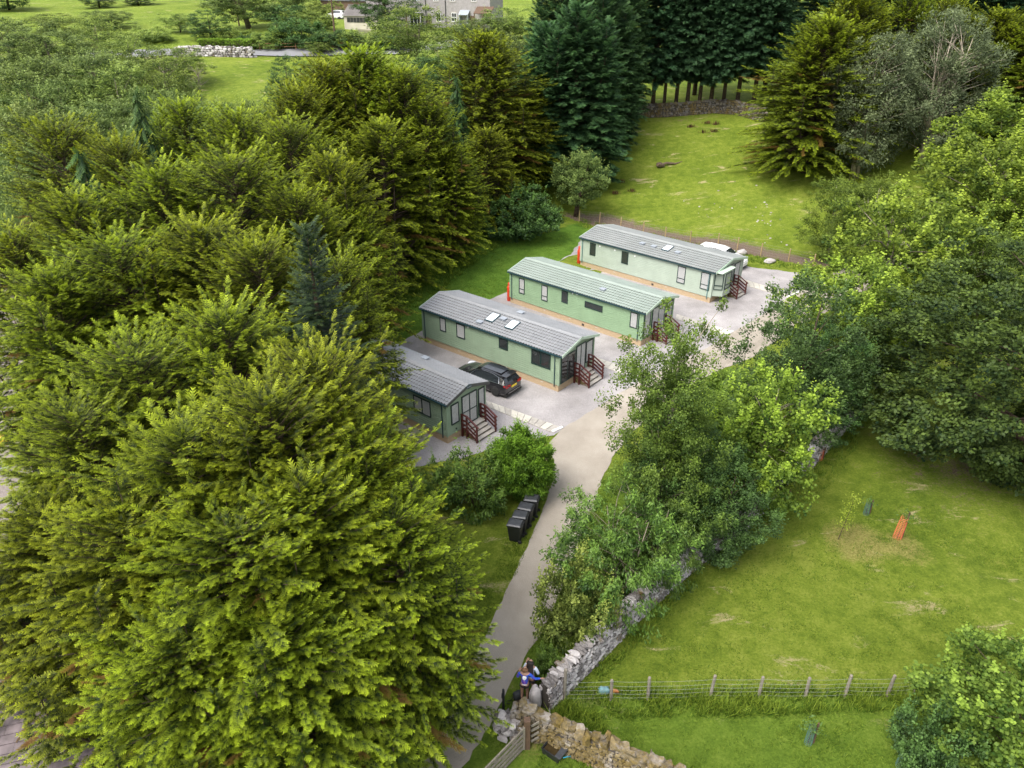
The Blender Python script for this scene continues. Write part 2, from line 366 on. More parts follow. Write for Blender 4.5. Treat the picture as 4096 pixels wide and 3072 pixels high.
for pl, k in ((LAWN, 1.0), (NEARG, .55), (VERGE, .6)):
    tint[:, 1] = np.maximum(tint[:, 1], inpoly(px, py, pl)*k)
FAR = [G(*p) for p in [(-200, 2), (1300, 2), (1300, 90), (-200, 90)]]
tint[:, 1] = np.maximum(tint[:, 1], ((py > 120) & (px < 40))*.12)
# mown paddock beyond the fence and lower field are drier
for o, r, k in [((1500, 380), 20, .36), ((1640, 300), 14, .30), ((1560, 470), 8, .4), ((1850, 1170), 1.6, .95), ((1950, 1180), 1.5, .8), ((2110, 1190), 4, .5), ((2080, 1340), 5, .45), ((1700, 1290), 4, .42), ((2060, 1110), 5, .4), ((1490, 1330), 4, .35), ((1150, 1610), .9, .7)]:
    blob(o, r, 2, k)
for o, r, k in [((2060, 1010), 7, .58), ((1650, 545), 1.0, .3), ((1126, 1518), .55, .8), ((1480, 250), 7, .55), ((1850, 360), 7, .5), ((700, 1350), 5, .75), ((400, 1200), 12, .8), ((560, 780), 8, .75), ((820, 620), 4, .6)]:
    blob(o, r, 0, k)
g = link('ground', npmesh('ground', V, F, tint, M['ground'])); tag(g, kind='structure')
g.data.polygons.foreach_set('use_smooth', [True]*len(F))

def sheet(name, pts, z, mat, jag=0.0, seg=.6, seed=1, step=None):
    rng = random.Random(seed); out = []
    P = [Vector((p.x, p.y)) for p in pts]
    for a, b in zip(P, P[1:]+P[:1]):
        n = max(1, int((b-a).length/seg)); d = (b-a).normalized(); nn = Vector((-d.y, d.x))
        for i in range(n):
            q = a+(b-a)*i/n; q = q+nn*rng.uniform(-jag, jag); out.append(q)
    m = MB(); top = [(q.x, q.y, float(Zt(q.x, q.y))+z) for q in out]
    m.add(top, [tuple(range(len(top)))])
    o = m.build(name, mat); me = o.data
    if me.polygons[0].normal.z < 0: me.flip_normals()
    return tag(o, kind='structure')
gp = [(560, 860), (800, 1010), (900, 1010), (1000, 990), (1090, 962), (1195, 940), (1280, 890), (1400, 815), (1526, 754), (1637, 688), (1760, 612), (1738, 592), (1680, 584), (1625, 578), (1570, 562), (1450, 536), (1300, 500), (1258, 515), (1232, 550), (1130, 612), (1050, 652), (960, 692), (850, 745), (700, 800)]
sheet('gravel_ground', [G(*p) for p in gp], .012, M['gravel'], .12, .5, 3)
lp = [(860, 1720), (930, 1620), (975, 1540), (1010, 1450), (1060, 1350), (1111, 1238), (1140, 1180), (1164, 1124), (1180, 1080), (1191, 1043), (1197, 995), (1185, 958), (1215, 926), (1280, 886), (1400, 813), (1526, 752), (1637, 686), (1760, 610), (1860, 560), (1960, 520), (1990, 560), (1850, 640), (1700, 720), (1620, 775), (1560, 797), (1450, 852), (1370, 930), (1322, 990), (1299, 1039), (1276, 1105), (1225, 1240), (1200, 1300), (1174, 1361), (1143, 1407), (1095, 1490), (1058, 1570), (1000, 1659), (960, 1720)]
sheet('lane', [G(*p) for p in lp], .020, M['lane'], .05, .35, 4)
# a repair patch and an old joint across the lane
# railway ballast and yard on the left of the conifers
sheet('railway_bed', [G(*p) for p in [(-500, 1100), (-500, 560), (60, 560), (330, 700), (120, 1100), (60, 1600), (-300, 1800)]], .010, M['ballast'], .3, 1.5, 5)
def paving(c0, c1, c2, c3, n, seed, pale=.5):   # near-start, near-end, far-end, far-start in the photograph's own pixels
    rng = random.Random(seed); a, b, c, d = [GF(*p) for p in (c0, c1, c2, c3)]
    m = MB()
    for i in range(n):
        t0, t1 = i/n+.004, (i+1)/n-.004
        p = [a.lerp(b, t0), a.lerp(b, t1), d.lerp(c, t1), d.lerp(c, t0)]
        z = .05+rng.uniform(-.004, .004); vs = [(q.x, q.y, z) for q in p]+[(q.x, q.y, -.02) for q in p]
        m.add(vs, [(0, 1, 2, 3), (4, 7, 6, 5), (0, 4, 5, 1), (1, 5, 6, 2), (2, 6, 7, 3), (3, 7, 4, 0)], 0 if rng.random() < pale else 1)
    return tag(m.build('paving_path', [M['paleslab'], M['greyslab']]), kind='structure')
paving((1957, 1631.5), (2205, 1731), (2244, 1711), (1938, 1602), 11, 1)
paving((2700, 1276), (2899, 1341), (2928, 1326), (2706, 1258), 7, 5, .45)
paving((2360, 1450), (2590, 1532), (2622, 1516), (2378, 1428), 10, 7, .7)
paving((2978, 1142), (3148, 1190), (3166, 1179), (2960, 1113), 8, 9, .9)
for i, (a, b, lb) in enumerate([((2209, 1729), (2250, 1710), 'white painted edging stone ending the slab path of the front lodge by the lane'), ((2902, 1341), (2931, 1326), 'small white edging stone ending the grey and white slab path by the lane'), ((3150, 1190), (3200, 1166), 'white edging stone at the end of the farthest slab path near the sycamore')]):
    p, q = GF(*a), GF(*b); m = MB(); m.bar((p.x, p.y, .045), (q.x, q.y, .045), .2, .1); o = m.build('edging_stone', M['whitepaint'])
    bv = o.modifiers.new('b', 'BEVEL'); bv.width = .03; tag(o, lb, 'edging stone', 'white edging stones at path ends')
# ------------------------------------------------------------------ lodges
def textmesh(name, s, size, mat, parent, mtx, ext=.004):
    cu = bpy.data.curves.new(name, 'FONT'); cu.body = s; cu.size = size; cu.extrude = ext; cu.align_x = 'CENTER'; cu.align_y = 'CENTER'
    t = bpy.data.objects.new(name, cu); col.objects.link(t); bpy.context.view_layer.update()
    me = bpy.data.meshes.new_from_object(t.evaluated_get(bpy.context.evaluated_depsgraph_get())); bpy.data.objects.remove(t)
    me.name = name; me.materials.clear(); me.materials.append(mat); o = link(name, me, parent); o.matrix_local = mtx; return o
HE, HR = 2.75, 3.286
def cladmat(name, c): return plain(name, c, .55, var=.07, scale=1.2, spec=.3)
def roofmat(name, a, b_):
    m, nt, b = newmat(name); v = coords(nt)
    f = mth(nt, 'ADD', mth(nt, 'MULTIPLY', noi(nt, .5, 5, .6, v), .6), mth(nt, 'MULTIPLY', noi(nt, 9, 3, .7, v), .4))
    nt.links.new(ramp(nt, f, [(.35, a+(1,)), (.65, b_+(1,))]), b.inputs['Base Color']); b.inputs['Roughness'].default_value = .6; b.inputs['Specular IOR Level'].default_value = .4
    return m
def window(parent, face, a0, a1, z0, z1, W=0, mull=(), trans=(), dark=False, y=0.0):
    """face 'n' near side (y=0 plane), 'f' front (x=0 plane). frame > pane, curtain."""
    fr = MB(); fw = .06; out = .065
    def put(m, u0, u1, w0, w1, d0, d1):
        if face == 'n': m.box(u0, u1, y-d1, y-d0, w0, w1)
        else: m.box(y+d0, y+d1, u0, u1, w0, w1)
    put(fr, a0, a1, z1-fw, z1, -.02, out); put(fr, a0, a1, z0, z0+fw, -.02, out+.01)
    put(fr, a0, a0+fw, z0+fw, z1-fw, -.02, out); put(fr, a1-fw, a1, z0+fw, z1-fw, -.02, out)
    for t in mull: u = a0+(a1-a0)*t; put(fr, u-fw*.6, u+fw*.6, z0+fw, z1-fw, -.02, out-.003)
    for t in trans: zz = z0+(z1-z0)*t; put(fr, a0+fw, a1-fw, zz-.03, zz+.03, -.02, out-.006)
    f = fr.build('window', M['greenframe'], parent)
    p = MB(); put(p, a0+fw, a1-fw, z0+fw, z1-fw, .050, .054); p.build('pane', M['panedark' if dark else 'pane'], f)
    c = MB(); n = max(8, int((a1-a0)*22)); vs = []; fs = []
    for i in range(n+1):
        u = a0+fw+(a1-a0-2*fw)*i/n; d = .041+.003*math.sin(i*2.1)
        for zz in (z0+fw, z1-fw): vs.append((u, y-d, zz) if face == 'n' else (y+d, u, zz))
    for i in range(n): fs.append((2*i, 2*i+2, 2*i+3, 2*i+1) if face == 'n' else (2*i, 2*i+2, 2*i+3, 2*i+1))
    c.add(vs, fs); c.build('unlit_room_sheet' if dark else 'curtain', M['unlit_room_sheet' if dark else 'curtain'], f)  # dark windows: sheet behind the pane, unlit room's shade put into its colour
    return f
def lodge(label, x, y, yaw, L, W, wall, roofm, ridgem, fascia, windows, ov=.27, gut='gutter', pipe='gutter'):
    rt = empty('static_caravan', (x, y, 0), yaw, label, 'static caravan', 'green static caravans on the gravel pitches')
    sk = .5; bh = .15
    m = MB()                                            # ship-lap boards as real steps
    nb = int((HE-sk)/bh+.5)
    for i in range(nb+6):
        z0 = sk+i*bh; z1 = z0+bh
        if z0 < HE-.02:
            z1c = min(z1, HE); zg = z0+(z1c-z0)*.87
            for yy, q in ((0, 1), (W, -1)):
                o_, i_ = yy-q*.03, yy-q*.008
                for za, zb, ya, yb in ((z0, zg, o_, o_), (zg, zg, o_, i_), (zg, z1c, i_, i_), (z1c, z1c, i_, o_)):
                    f_ = [(-L, ya, za), (0, ya, za), (0, yb, zb), (-L, yb, zb)]; m.add(f_, [(0, 1, 2, 3) if q > 0 else (3, 2, 1, 0)])
        def lim(z): # y range of the gable at height z
            if z <= HE: return 0, W
            t = min(1, (z-HE)/(HR-HE)); return t*W/2, W-t*W/2
        a0, a1 = lim(z0); b0, b1 = lim(z1)
        if a1-a0 > .05:
            for xx, s in ((0, 1), (-L, -1)):
                q = [(xx+s*.014, a0, z0), (xx+s*.014, a1, z0), (xx, b1, z1), (xx, b0, z1)]
                m.add(q, [(0, 1, 2, 3) if s > 0 else (3, 2, 1, 0)])
    m.box(-L+.03, -.03, .03, W-.03, sk-.03, HE-.02)
    for cx, cy in ((-.05, -.035), (-L-.02, -.035), (-.05, W-.035), (-L-.02, W-.035)): m.box(cx, cx+.09, cy, cy+.075, sk-.02, HE-.03)
    for sx in (-L*.36, -L*.68): m.box(sx, sx+.05, -.022, .01, sk, HE-.03)
    wl = m.build('wall', wall, rt)
    m = MB()
    m.box(-L+.08, -.06, .06, W-.06, 0, sk-.032)
    for i in range(int(L/2.2)+1):
        a = -L+.04+i*2.2; b = min(a+2.19, -.03)
        if b > a: m.box(a, b, .02, .058, 0, .26, 0); m.box(a, b, .024, .058, .265, sk-.035, 0)
    for a in (0, 1): m.box(-.058 if a == 0 else -L+.04, -.02 if a == 0 else -L+.078, .06, W-.06, 0.0, sk-.036)
    for i in range(4): m.box(-L*.2*(i+.6), -L*.2*(i+.6)+.2, .008, .03, .3, .34, 1)
    m.box(-L*.42, -L*.42+.22, .006, .03, .1, .28, 2)
    m.build('skirting', [M['skirt'], M['paleslab'], M['core']], rt)
    # roof: pantile sheets, corrugated and stepped
    ex, ey, xb = ov, .16, .1; per = .22; nrow = 8
    def slope(s):
        y0 = -ey if s > 0 else W+ey; y1 = W/2; z0 = HE-.03; z1 = HR
        n = int((L+ex+xb)/per*6); vs = []; fs = []
        for r in range(nrow):
            for e in (0, 1):
                t = (r+e*1.06)/nrow; t = min(t, 1); lift = .042*(1-e)+.002
                for i in range(n+1):
                    ph = i/6*2*math.pi
                    h = .030*max(-.5, math.sin(ph)); dy = (.012*math.sin(ph))*(1 if e == 0 else 0)
                    vs.append((-L-xb+(L+ex+xb)*i/n, y0+(y1-y0)*(t)+s*dy, z0+(z1-z0)*t+lift+h))
        k = n+1
        for r in range(0, nrow*2, 2):
            for i in range(n):
                q = (r*k+i, r*k+i+1, (r+1)*k+i+1, (r+1)*k+i); fs.append(q if s > 0 else q[::-1])
        return vs, fs
    m = MB()
    for s in (1, -1): v_, f_ = slope(s); m.add(v_, f_)
    for s in (1, -1):   # underside
        y0 = -ey if s > 0 else W+ey
        q = [(-L-xb, y0, HE-.06), (ex, y0, HE-.06), (ex, W/2, HR-.035), (-L-xb, W/2, HR-.035)]
        m.add(q, [(3, 2, 1, 0) if s > 0 else (0, 1, 2, 3)], 1)
    rf = m.build('roof', [roofm, M['core']], rt)
    m = MB(); m.add([(-L-xb-.02, W/2-.2, HR-.015), (-L-xb-.02, W/2, HR+.065), (-L-xb-.02, W/2+.2, HR-.015), (ex+.02, W/2-.2, HR-.015), (ex+.02, W/2, HR+.065), (ex+.02, W/2+.2, HR-.015)], [(0, 3, 4, 1), (1, 4, 5, 2), (0, 1, 2), (5, 4, 3)])
    m.build('ridge_cap', ridgem, rf)
    for xx, d in ((ex, .03), (-L-xb-.03, .03)):
        m = MB()
        for s in (1, -1):
            y0 = -ey if s > 0 else W+ey
            v = [(xx, y0, HE-.16), (xx, W/2, HR-.15), (xx, W/2, HR+.04), (xx, y0, HE+.03), (xx+d, y0, HE-.16), (xx+d, W/2, HR-.15), (xx+d, W/2, HR+.04), (xx+d, y0, HE+.03)]
            m.add(v, [(0, 1, 2, 3), (7, 6, 5, 4), (0, 4, 5, 1), (1, 5, 6, 2), (2, 6, 7, 3), (3, 7, 4, 0)])
        m.build('fascia', fascia, rt)
    m = MB()
    for yy in (-ey-.07, W+ey-.02): m.box(-L-xb, ex, yy, yy+.09, HE-.11, HE-.045)
    m.build('gutter', M[gut], rt)
    for xx in (-.32, -L+.25):
        m = MB(); m.tube([(xx, -ey-.02, HE-.1), (xx, -.06, HE-.28), (xx, -.06, .35)], .035, 8); m.build('downpipe', M[pipe], rt)
    for wd in windows: window(rt, *wd[:5], **(wd[5] if len(wd) > 5 else {}))
    return rt, rf, wl
def onroof(W, a, b, s=1): # z on the near (s=1) or far slope
    return HE-.03+(HR-HE+.03)*((b+.16)/(W/2+.16) if s > 0 else (W+.16-b)/(W/2+.16))
def skylight(rf, W, a, b, w=.72, l=.95):
    sl_ = math.atan((HR-HE+.03)/(W/2+.16))
    Mx = Matrix.Translation((a, b, onroof(W, a, b)+.05)) @ Matrix.Rotation(sl_, 4, 'X')
    mb = MB(); mb.box(-w/2, w/2, -l/2, l/2, -.04, .06, 0, Mx); mb.box(-w/2+.06, w/2-.06, -l/2+.06, l/2-.06, .05, .075, 1, Mx)
    return mb.build('skylight', [M['gutter'], M['skyglass']], rf)
def roofvent(rf, W, a, b, s=1):
    z = onroof(W, a, b, s); m = MB(); m.box(a-.2, a+.2, b-.15, b+.15, z-.02, z+.1); m.box(a-.24, a+.24, b-.2, b+.2, z+.105, z+.16)
    o = m.build('roof_vent', M['lens'], rf); bv = o.modifiers.new('b', 'BEVEL'); bv.width = .015
def steps(label, cx, cy, yaw, w=1.5, group='stone entrance steps with dark red railings'):
    """local x outwards from the door, y along the front face, origin at the centre of the landing's back edge"""
    rt = empty('entrance_steps', (cx, cy, 0), yaw, label, 'steps', group)
    m = MB(); n = 4; hs = .58/n; d0 = .42; td = .26
    ln = MB()
    for i in range(n):
        x1 = d0+td*(n-1-i)+.0; m.box(.0, x1-.02, -w/2+.03, w/2-.03, hs*i, hs*(i+1)-.045, 0)
        ln.box(0.0 if i == n-1 else x1-td-.05, x1+.02, -w/2, w/2, hs*(i+1)-.043, hs*(i+1), 0)
    m.build('riser_stonework', M['stonemoss'], rt); ln.build('tread', M['greyslab'], rt)
    for s in (-1, 1):
        yy = s*(w/2+.06); r = MB(); X1 = d0+td*(n-1); H = .92
        posts = [(.05, .58), (d0, .58), (X1, hs)]
        for px_, pz in posts: r.box(px_-.045, px_+.045, yy-.045, yy+.045, 0, pz+H)
        for k in (.32, .60): r.bar((.05, yy+.056*s, .58+k), (d0, yy+.056*s, .58+k), .022, .12); r.bar((d0, yy+.058*s, .58+k), (X1+.05, yy+.058*s, hs+k), .022, .12)
        r.bar((-.0, yy, .58+H+.0), (d0+.01, yy, .58+H), .11, .05); r.bar((d0, yy, .583+H), (X1+.12, yy, hs+H-.03), .11, .05)
        r.bar((.05, yy+.056*s, .58+.06), (d0, yy+.056*s, .58+.06), .022, .12); r.bar((d0, yy+.058*s, .64), (X1+.05, yy+.058*s, hs+.06), .022, .12)
        r.build('railing', M['rail'], rt)
    return rt
C1 = (-3.6838, 35.4921, -.6942, 12.0, 3.2451); C2 = (3.004, 41.5668, -.6759, 12.1924, 3.9731)
C3 = (9.3678, 48.3574, -.7241, 12.7357, 4.1932); C4 = (16.3337, 56.596, -.7462, 13.5876, 5.0635)
def L2W(c, a, b, z=0.0): return Vector((c[0]+a*math.cos(c[2])-b*math.sin(c[2]), c[1]+a*math.sin(c[2])+b*math.cos(c[2]), z))
W1 = cladmat('sage_green_cladding', (.275, .365, .255)); W3 = cladmat('mid_green_cladding', (.25, .365, .225)); W4 = cladmat('pale_green_cladding', (.39, .455, .38))
RG = roofmat('grey_pantile_sheet', (.205, .212, .222), (.29, .297, .305)); RG4 = roofmat('silver_green_pantile_sheet', (.21, .225, .22), (.30, .315, .305)); RG3 = roofmat('pale_green_pantile_sheet', (.23, .275, .24), (.31, .36, .32))
FD = plain('dark_grey_fascia', (.06, .065, .065), .5); FG = plain('pale_green_fascia', (.48, .60, .48), .5)
rt1, rf1, wl1 = lodge('green static caravan nearest the camera with an oval badge on its gable', *C1, W1, RG, RG, FD,
    [('n', -2.63, -1.23, 1.32, 2.36, dict(mull=(.5,))), ('n', -5.75, -5.1, 1.0, 2.2), ('f', .33, .96, 1.12, 2.42), ('f', 2.62, 3.16, .72, 2.5), ('n', -8.5, -7.9, 1.3, 2.3)], ov=.22)
window(rt1, 'f', 1.22, 2.5, .6, 2.58, mull=(.5,), trans=(.45,)).name = 'french_door'
roofvent(rf1, C1[4], -5.03, .4); roofvent(rf1, C1[4], -4.54, 2.85, -1)
m = MB(); m.lathe([(.001, 0), (.15, 0), (.15, .03), (.001, .03)], 24); bd = m.build('badge', M['gutter'], rt1); bd.matrix_local = Matrix.Translation((.252, C1[4]/2+.0, HR-.11)) @ Matrix.Rotation(R(90), 4, 'Y') @ Matrix.Rotation(R(90), 4, 'Z') @ Matrix.Diagonal((1.5, .8, 1, 1))
textmesh('badge_lettering', 'ABI', .17, M['lens'], bd, Matrix.Translation((0, 0, .033)))
m = MB(); m.lathe([(.001, 0), (.05, 0), (.05, .03), (.001, .03)], 12); v = m.build('wall_vent', M['greenframe'], rt1); v.matrix_local = Matrix.Translation((.01, .72, .72)) @ Matrix.Rotation(R(90), 4, 'Y')
rt2, rf2, wl2 = lodge('green static caravan with two skylights on its dark grey roof, beside the black car', *C2, W1, RG, RG, FG,
    [('n', -10.4, -9.82, 1.46, 2.5), ('n', -8.8, -8.01, 1.42, 2.5), ('n', -4.94, -4.17, 1.75, 2.5, dict(dark=True)), ('n', -2.2, -.66, 1.45, 2.5, dict(mull=(.5,), dark=True)), ('f', .17, 1.75, .55, 2.42, dict(mull=(.45,), dark=True)), ('f', 3.0, 3.8, .95, 2.5)], ov=.3)
window(rt2, 'f', 1.85, 2.93, .6, 2.6, mull=(.5,)).name = 'french_door'
for a, b in ((-6.45, 1.13), (-4.65, 1.05)): skylight(rf2, C2[4], a, b)
for a, b, s in ((-6.95, .33, 1), (-5.65, 1.3, 1), (-5.55, 3.1, -1)): roofvent(rf2, C2[4], a, b, s)
rt3, rf3, wl3 = lodge('green static caravan with pale green roof and a long narrow side window', *C3, W3, RG3, RG3, FG,
    [('n', -11.71, -11.12, 1.13, 2.43, dict(trans=(.3,))), ('n', -9.36, -8.74, 1.15, 2.45, dict(trans=(.3,))), ('n', -7.35, -6.74, 1.52, 2.5, dict(dark=True)), ('n', -5.12, -3.49, 1.72, 2.22, dict(dark=True)), ('n', -1.05, -.42, 1.3, 2.5), ('f', .15, .95, .6, 2.5), ('f', 3.2, 4.0, .9, 2.5)], ov=.3)
window(rt3, 'f', 1.2, 2.9, .6, 2.6, mull=(.5,)).name = 'french_door'
roofvent(rf3, C3[4], -4.24, .95)
rt4, rf4, wl4 = lodge('palest green static caravan farthest up the lane, parked before the white car', *C4, W4, RG4, RG4, FG,
    [('n', -12.5, -11.85, 1.32, 2.47, dict(dark=True)), ('n', -8.98, -8.27, 1.36, 2.47, dict(dark=True)), ('n', -3.27, -2.5, 1.02, 2.5, dict(trans=(.28,))), ('n', -1.05, -.2, 1.05, 2.52, dict(trans=(.28,))), ('f', 3.6, 4.5, .9, 2.5)], ov=.3, pipe='tealpipe')
window(rt4, 'f', 2.0, 3.4, .6, 2.6, mull=(.5,)).name = 'french_door'
skylight(rf4, C4[4], -5.37, 1.55)
for a in (-7.78, -6.58): roofvent(rf4, C4[4], a, 1.25)
roofvent(rf4, C4[4], -4.17, 1.25)
# angled bay on the front of the farthest lodge
m = MB(); m.add([(.016, .1, .62), (.75, .55, .62), (.75, 1.75, .62), (.016, 2.0, .62), (.016, .1, HE-.05), (.75, .55, HE-.05), (.75, 1.75, HE-.05), (.016, 2.0, HE-.05)], [(0, 1, 5, 4), (1, 2, 6, 5), (2, 3, 7, 6), (3, 2, 1, 0), (4, 5, 6, 7)])
by = m.build('bay', W4, rt4)
m = MB(); m2 = MB()
for p, q in (((.016, .1), (.75, .55)), ((.75, .55), (.75, 1.75))):
    d = Vector((q[0]-p[0], q[1]-p[1], 0)); n_ = Vector((d.y, -d.x, 0)).normalized()*.02
    A = Vector((p[0], p[1], 0))+d*.12+n_; B = Vector((p[0], p[1], 0))+d*.9+n_
    for zz in (1.2, 1.55, 2.52): m.bar(A+Vector((0, 0, zz)), B+Vector((0, 0, zz)), .05, .06)
    for e in (A, B): m.bar(e+Vector((0, 0, 1.2)), e+Vector((0, 0, 2.55)), .055, .055)
    m2.add([A+Vector((0, 0, 1.2)), B+Vector((0, 0, 1.2)), B+Vector((0, 0, 2.5)), A+Vector((0, 0, 2.5))], [(0, 1, 2, 3)])
bw = m.build('bay_window', M['greenframe'], rt4); m2.build('pane', M['pane'], bw)
m = MB(); m.box(.27, .8, .0, 2.2, HE-.05, HE+.0); m.build('bay_roof', FG, rt4)
def wallbits(rt, L):
    for a, z, k in L:
        m = MB()
        if k: m.lathe([(.001, 0), (.07, 0), (.06, .06), (.001, .07)], 12); o = m.build('wall_light', M['white'], rt); o.matrix_local = Matrix.Translation((a, -.01, z)) @ Matrix.Rotation(R(90), 4, 'X')
        else: m.box(a-.07, a+.07, -.035, -.016, z-.07, z+.07); m.build('wall_vent', M['white'], rt)
wallbits(rt2, [(-7.7, 2.45, 1)]); wallbits(rt3, [(-7.3, 2.62, 1), (-6.3, 2.5, 1), (-5.9, 2.55, 0)]); wallbits(rt4, [(-11.4, 2.35, 0), (-9.75, 2.35, 0), (-7.6, 2.3, 1)])
for c, y, lb in ((C1, 1.95, 'stone steps with dark red railings at the glazed doors of the nearest lodge'), (C2, 2.5, 'steps with dark red railings behind the leaning birch branch'), (C3, 2.3, 'steps and dark red railings partly hidden behind the birch top'), (C4, 3.0, 'stone steps with dark red railings beside the bay window of the farthest lodge')):
    p = L2W(c, .035, y); steps(lb, p.x, p.y, c[2], 1.5 if c is not C4 else 1.35)
def bottle(p, label, s=1.0):
    m = MB(); rt = empty('gas_cylinder', p, 1.0, label, 'gas cylinder', 'orange red gas cylinders behind the lodges'); rt.scale = (s, s, s)
    m.lathe([(.001, 0), (.17, 0), (.185, .03), (.185, 1.12), (.17, 1.22), (.1, 1.3), (.06, 1.33), (.001, 1.33)], 20); b = m.build('cylinder_body', M['red'], rt, True)
    m = MB(); m.lathe([(.11, 1.26), (.12, 1.3), (.12, 1.5), (.1, 1.5), (.1, 1.3), (.09, 1.27)], 14); m.build('valve_shroud', M['red'], rt, True)
    m = MB(); m.lathe([(.001, 1.32), (.03, 1.32), (.03, 1.42), (.001, 1.42)], 8); m.build('valve', M['lens'], rt)
    t = textmesh('lettering', 'CALOR', .24, M['white'], rt, Matrix.Translation((-.06, -.2, .72)) @ Matrix.Rotation(R(-22), 4, 'Z') @ Matrix.Rotation(R(90), 4, 'X') @ Matrix.Rotation(R(90), 4, 'Z')); return rt
g1 = G(1248.5, 571); bottle(L2W(C4, -13.95, .35), 'tall orange red gas cylinder at the back corner of the palest lodge', 1.12)
bottle(L2W(C3, -13.02, .25), 'orange red gas cylinder at the back corner of the lodge with the long narrow window', 1.05)
# ------------------------------------------------------------------ cars
def carpaint(name, c):
    m, nt, b = newmat(name); b.inputs['Base Color'].default_value = c; b.inputs['Roughness'].default_value = .16; b.inputs['Coat Weight'].default_value = .8
    b.inputs['Coat Roughness'].default_value = .03; nt.links.new(ramp(nt, noi(nt, 3, 3, .6, coords(nt)), [(.3, (.12,)*3+(1,)), (.7, (.2,)*3+(1,))]), b.inputs['Roughness']); return m
M['cblack'] = carpaint('black_car_paint', (.012, .012, .014, 1)); M['cwhite'] = carpaint('white_car_paint', (.80, .80, .80, 1))
M['cglass'] = carpaint('tinted_car_glass', (.02, .024, .028, 1)); M['chrome'] = plain('chrome_trim', (.75, .75, .77), .18, 1.0, var=.03)
M['tyre'] = plain('tyre_rubber', (.02, .02, .02), .85); M['rim'] = plain('alloy_rim', (.32, .32, .34), .3, .8); M['rlamp'] = plain('red_lamp', (.42, .008, .01), .2)
M['hlamp'] = plain('headlamp_glass', (.6, .62, .65), .12); M['plate'] = plain('yellow_plate', (.75, .55, .04), .5); M['trim'] = plain('black_trim', (.015, .015, .015), .6)
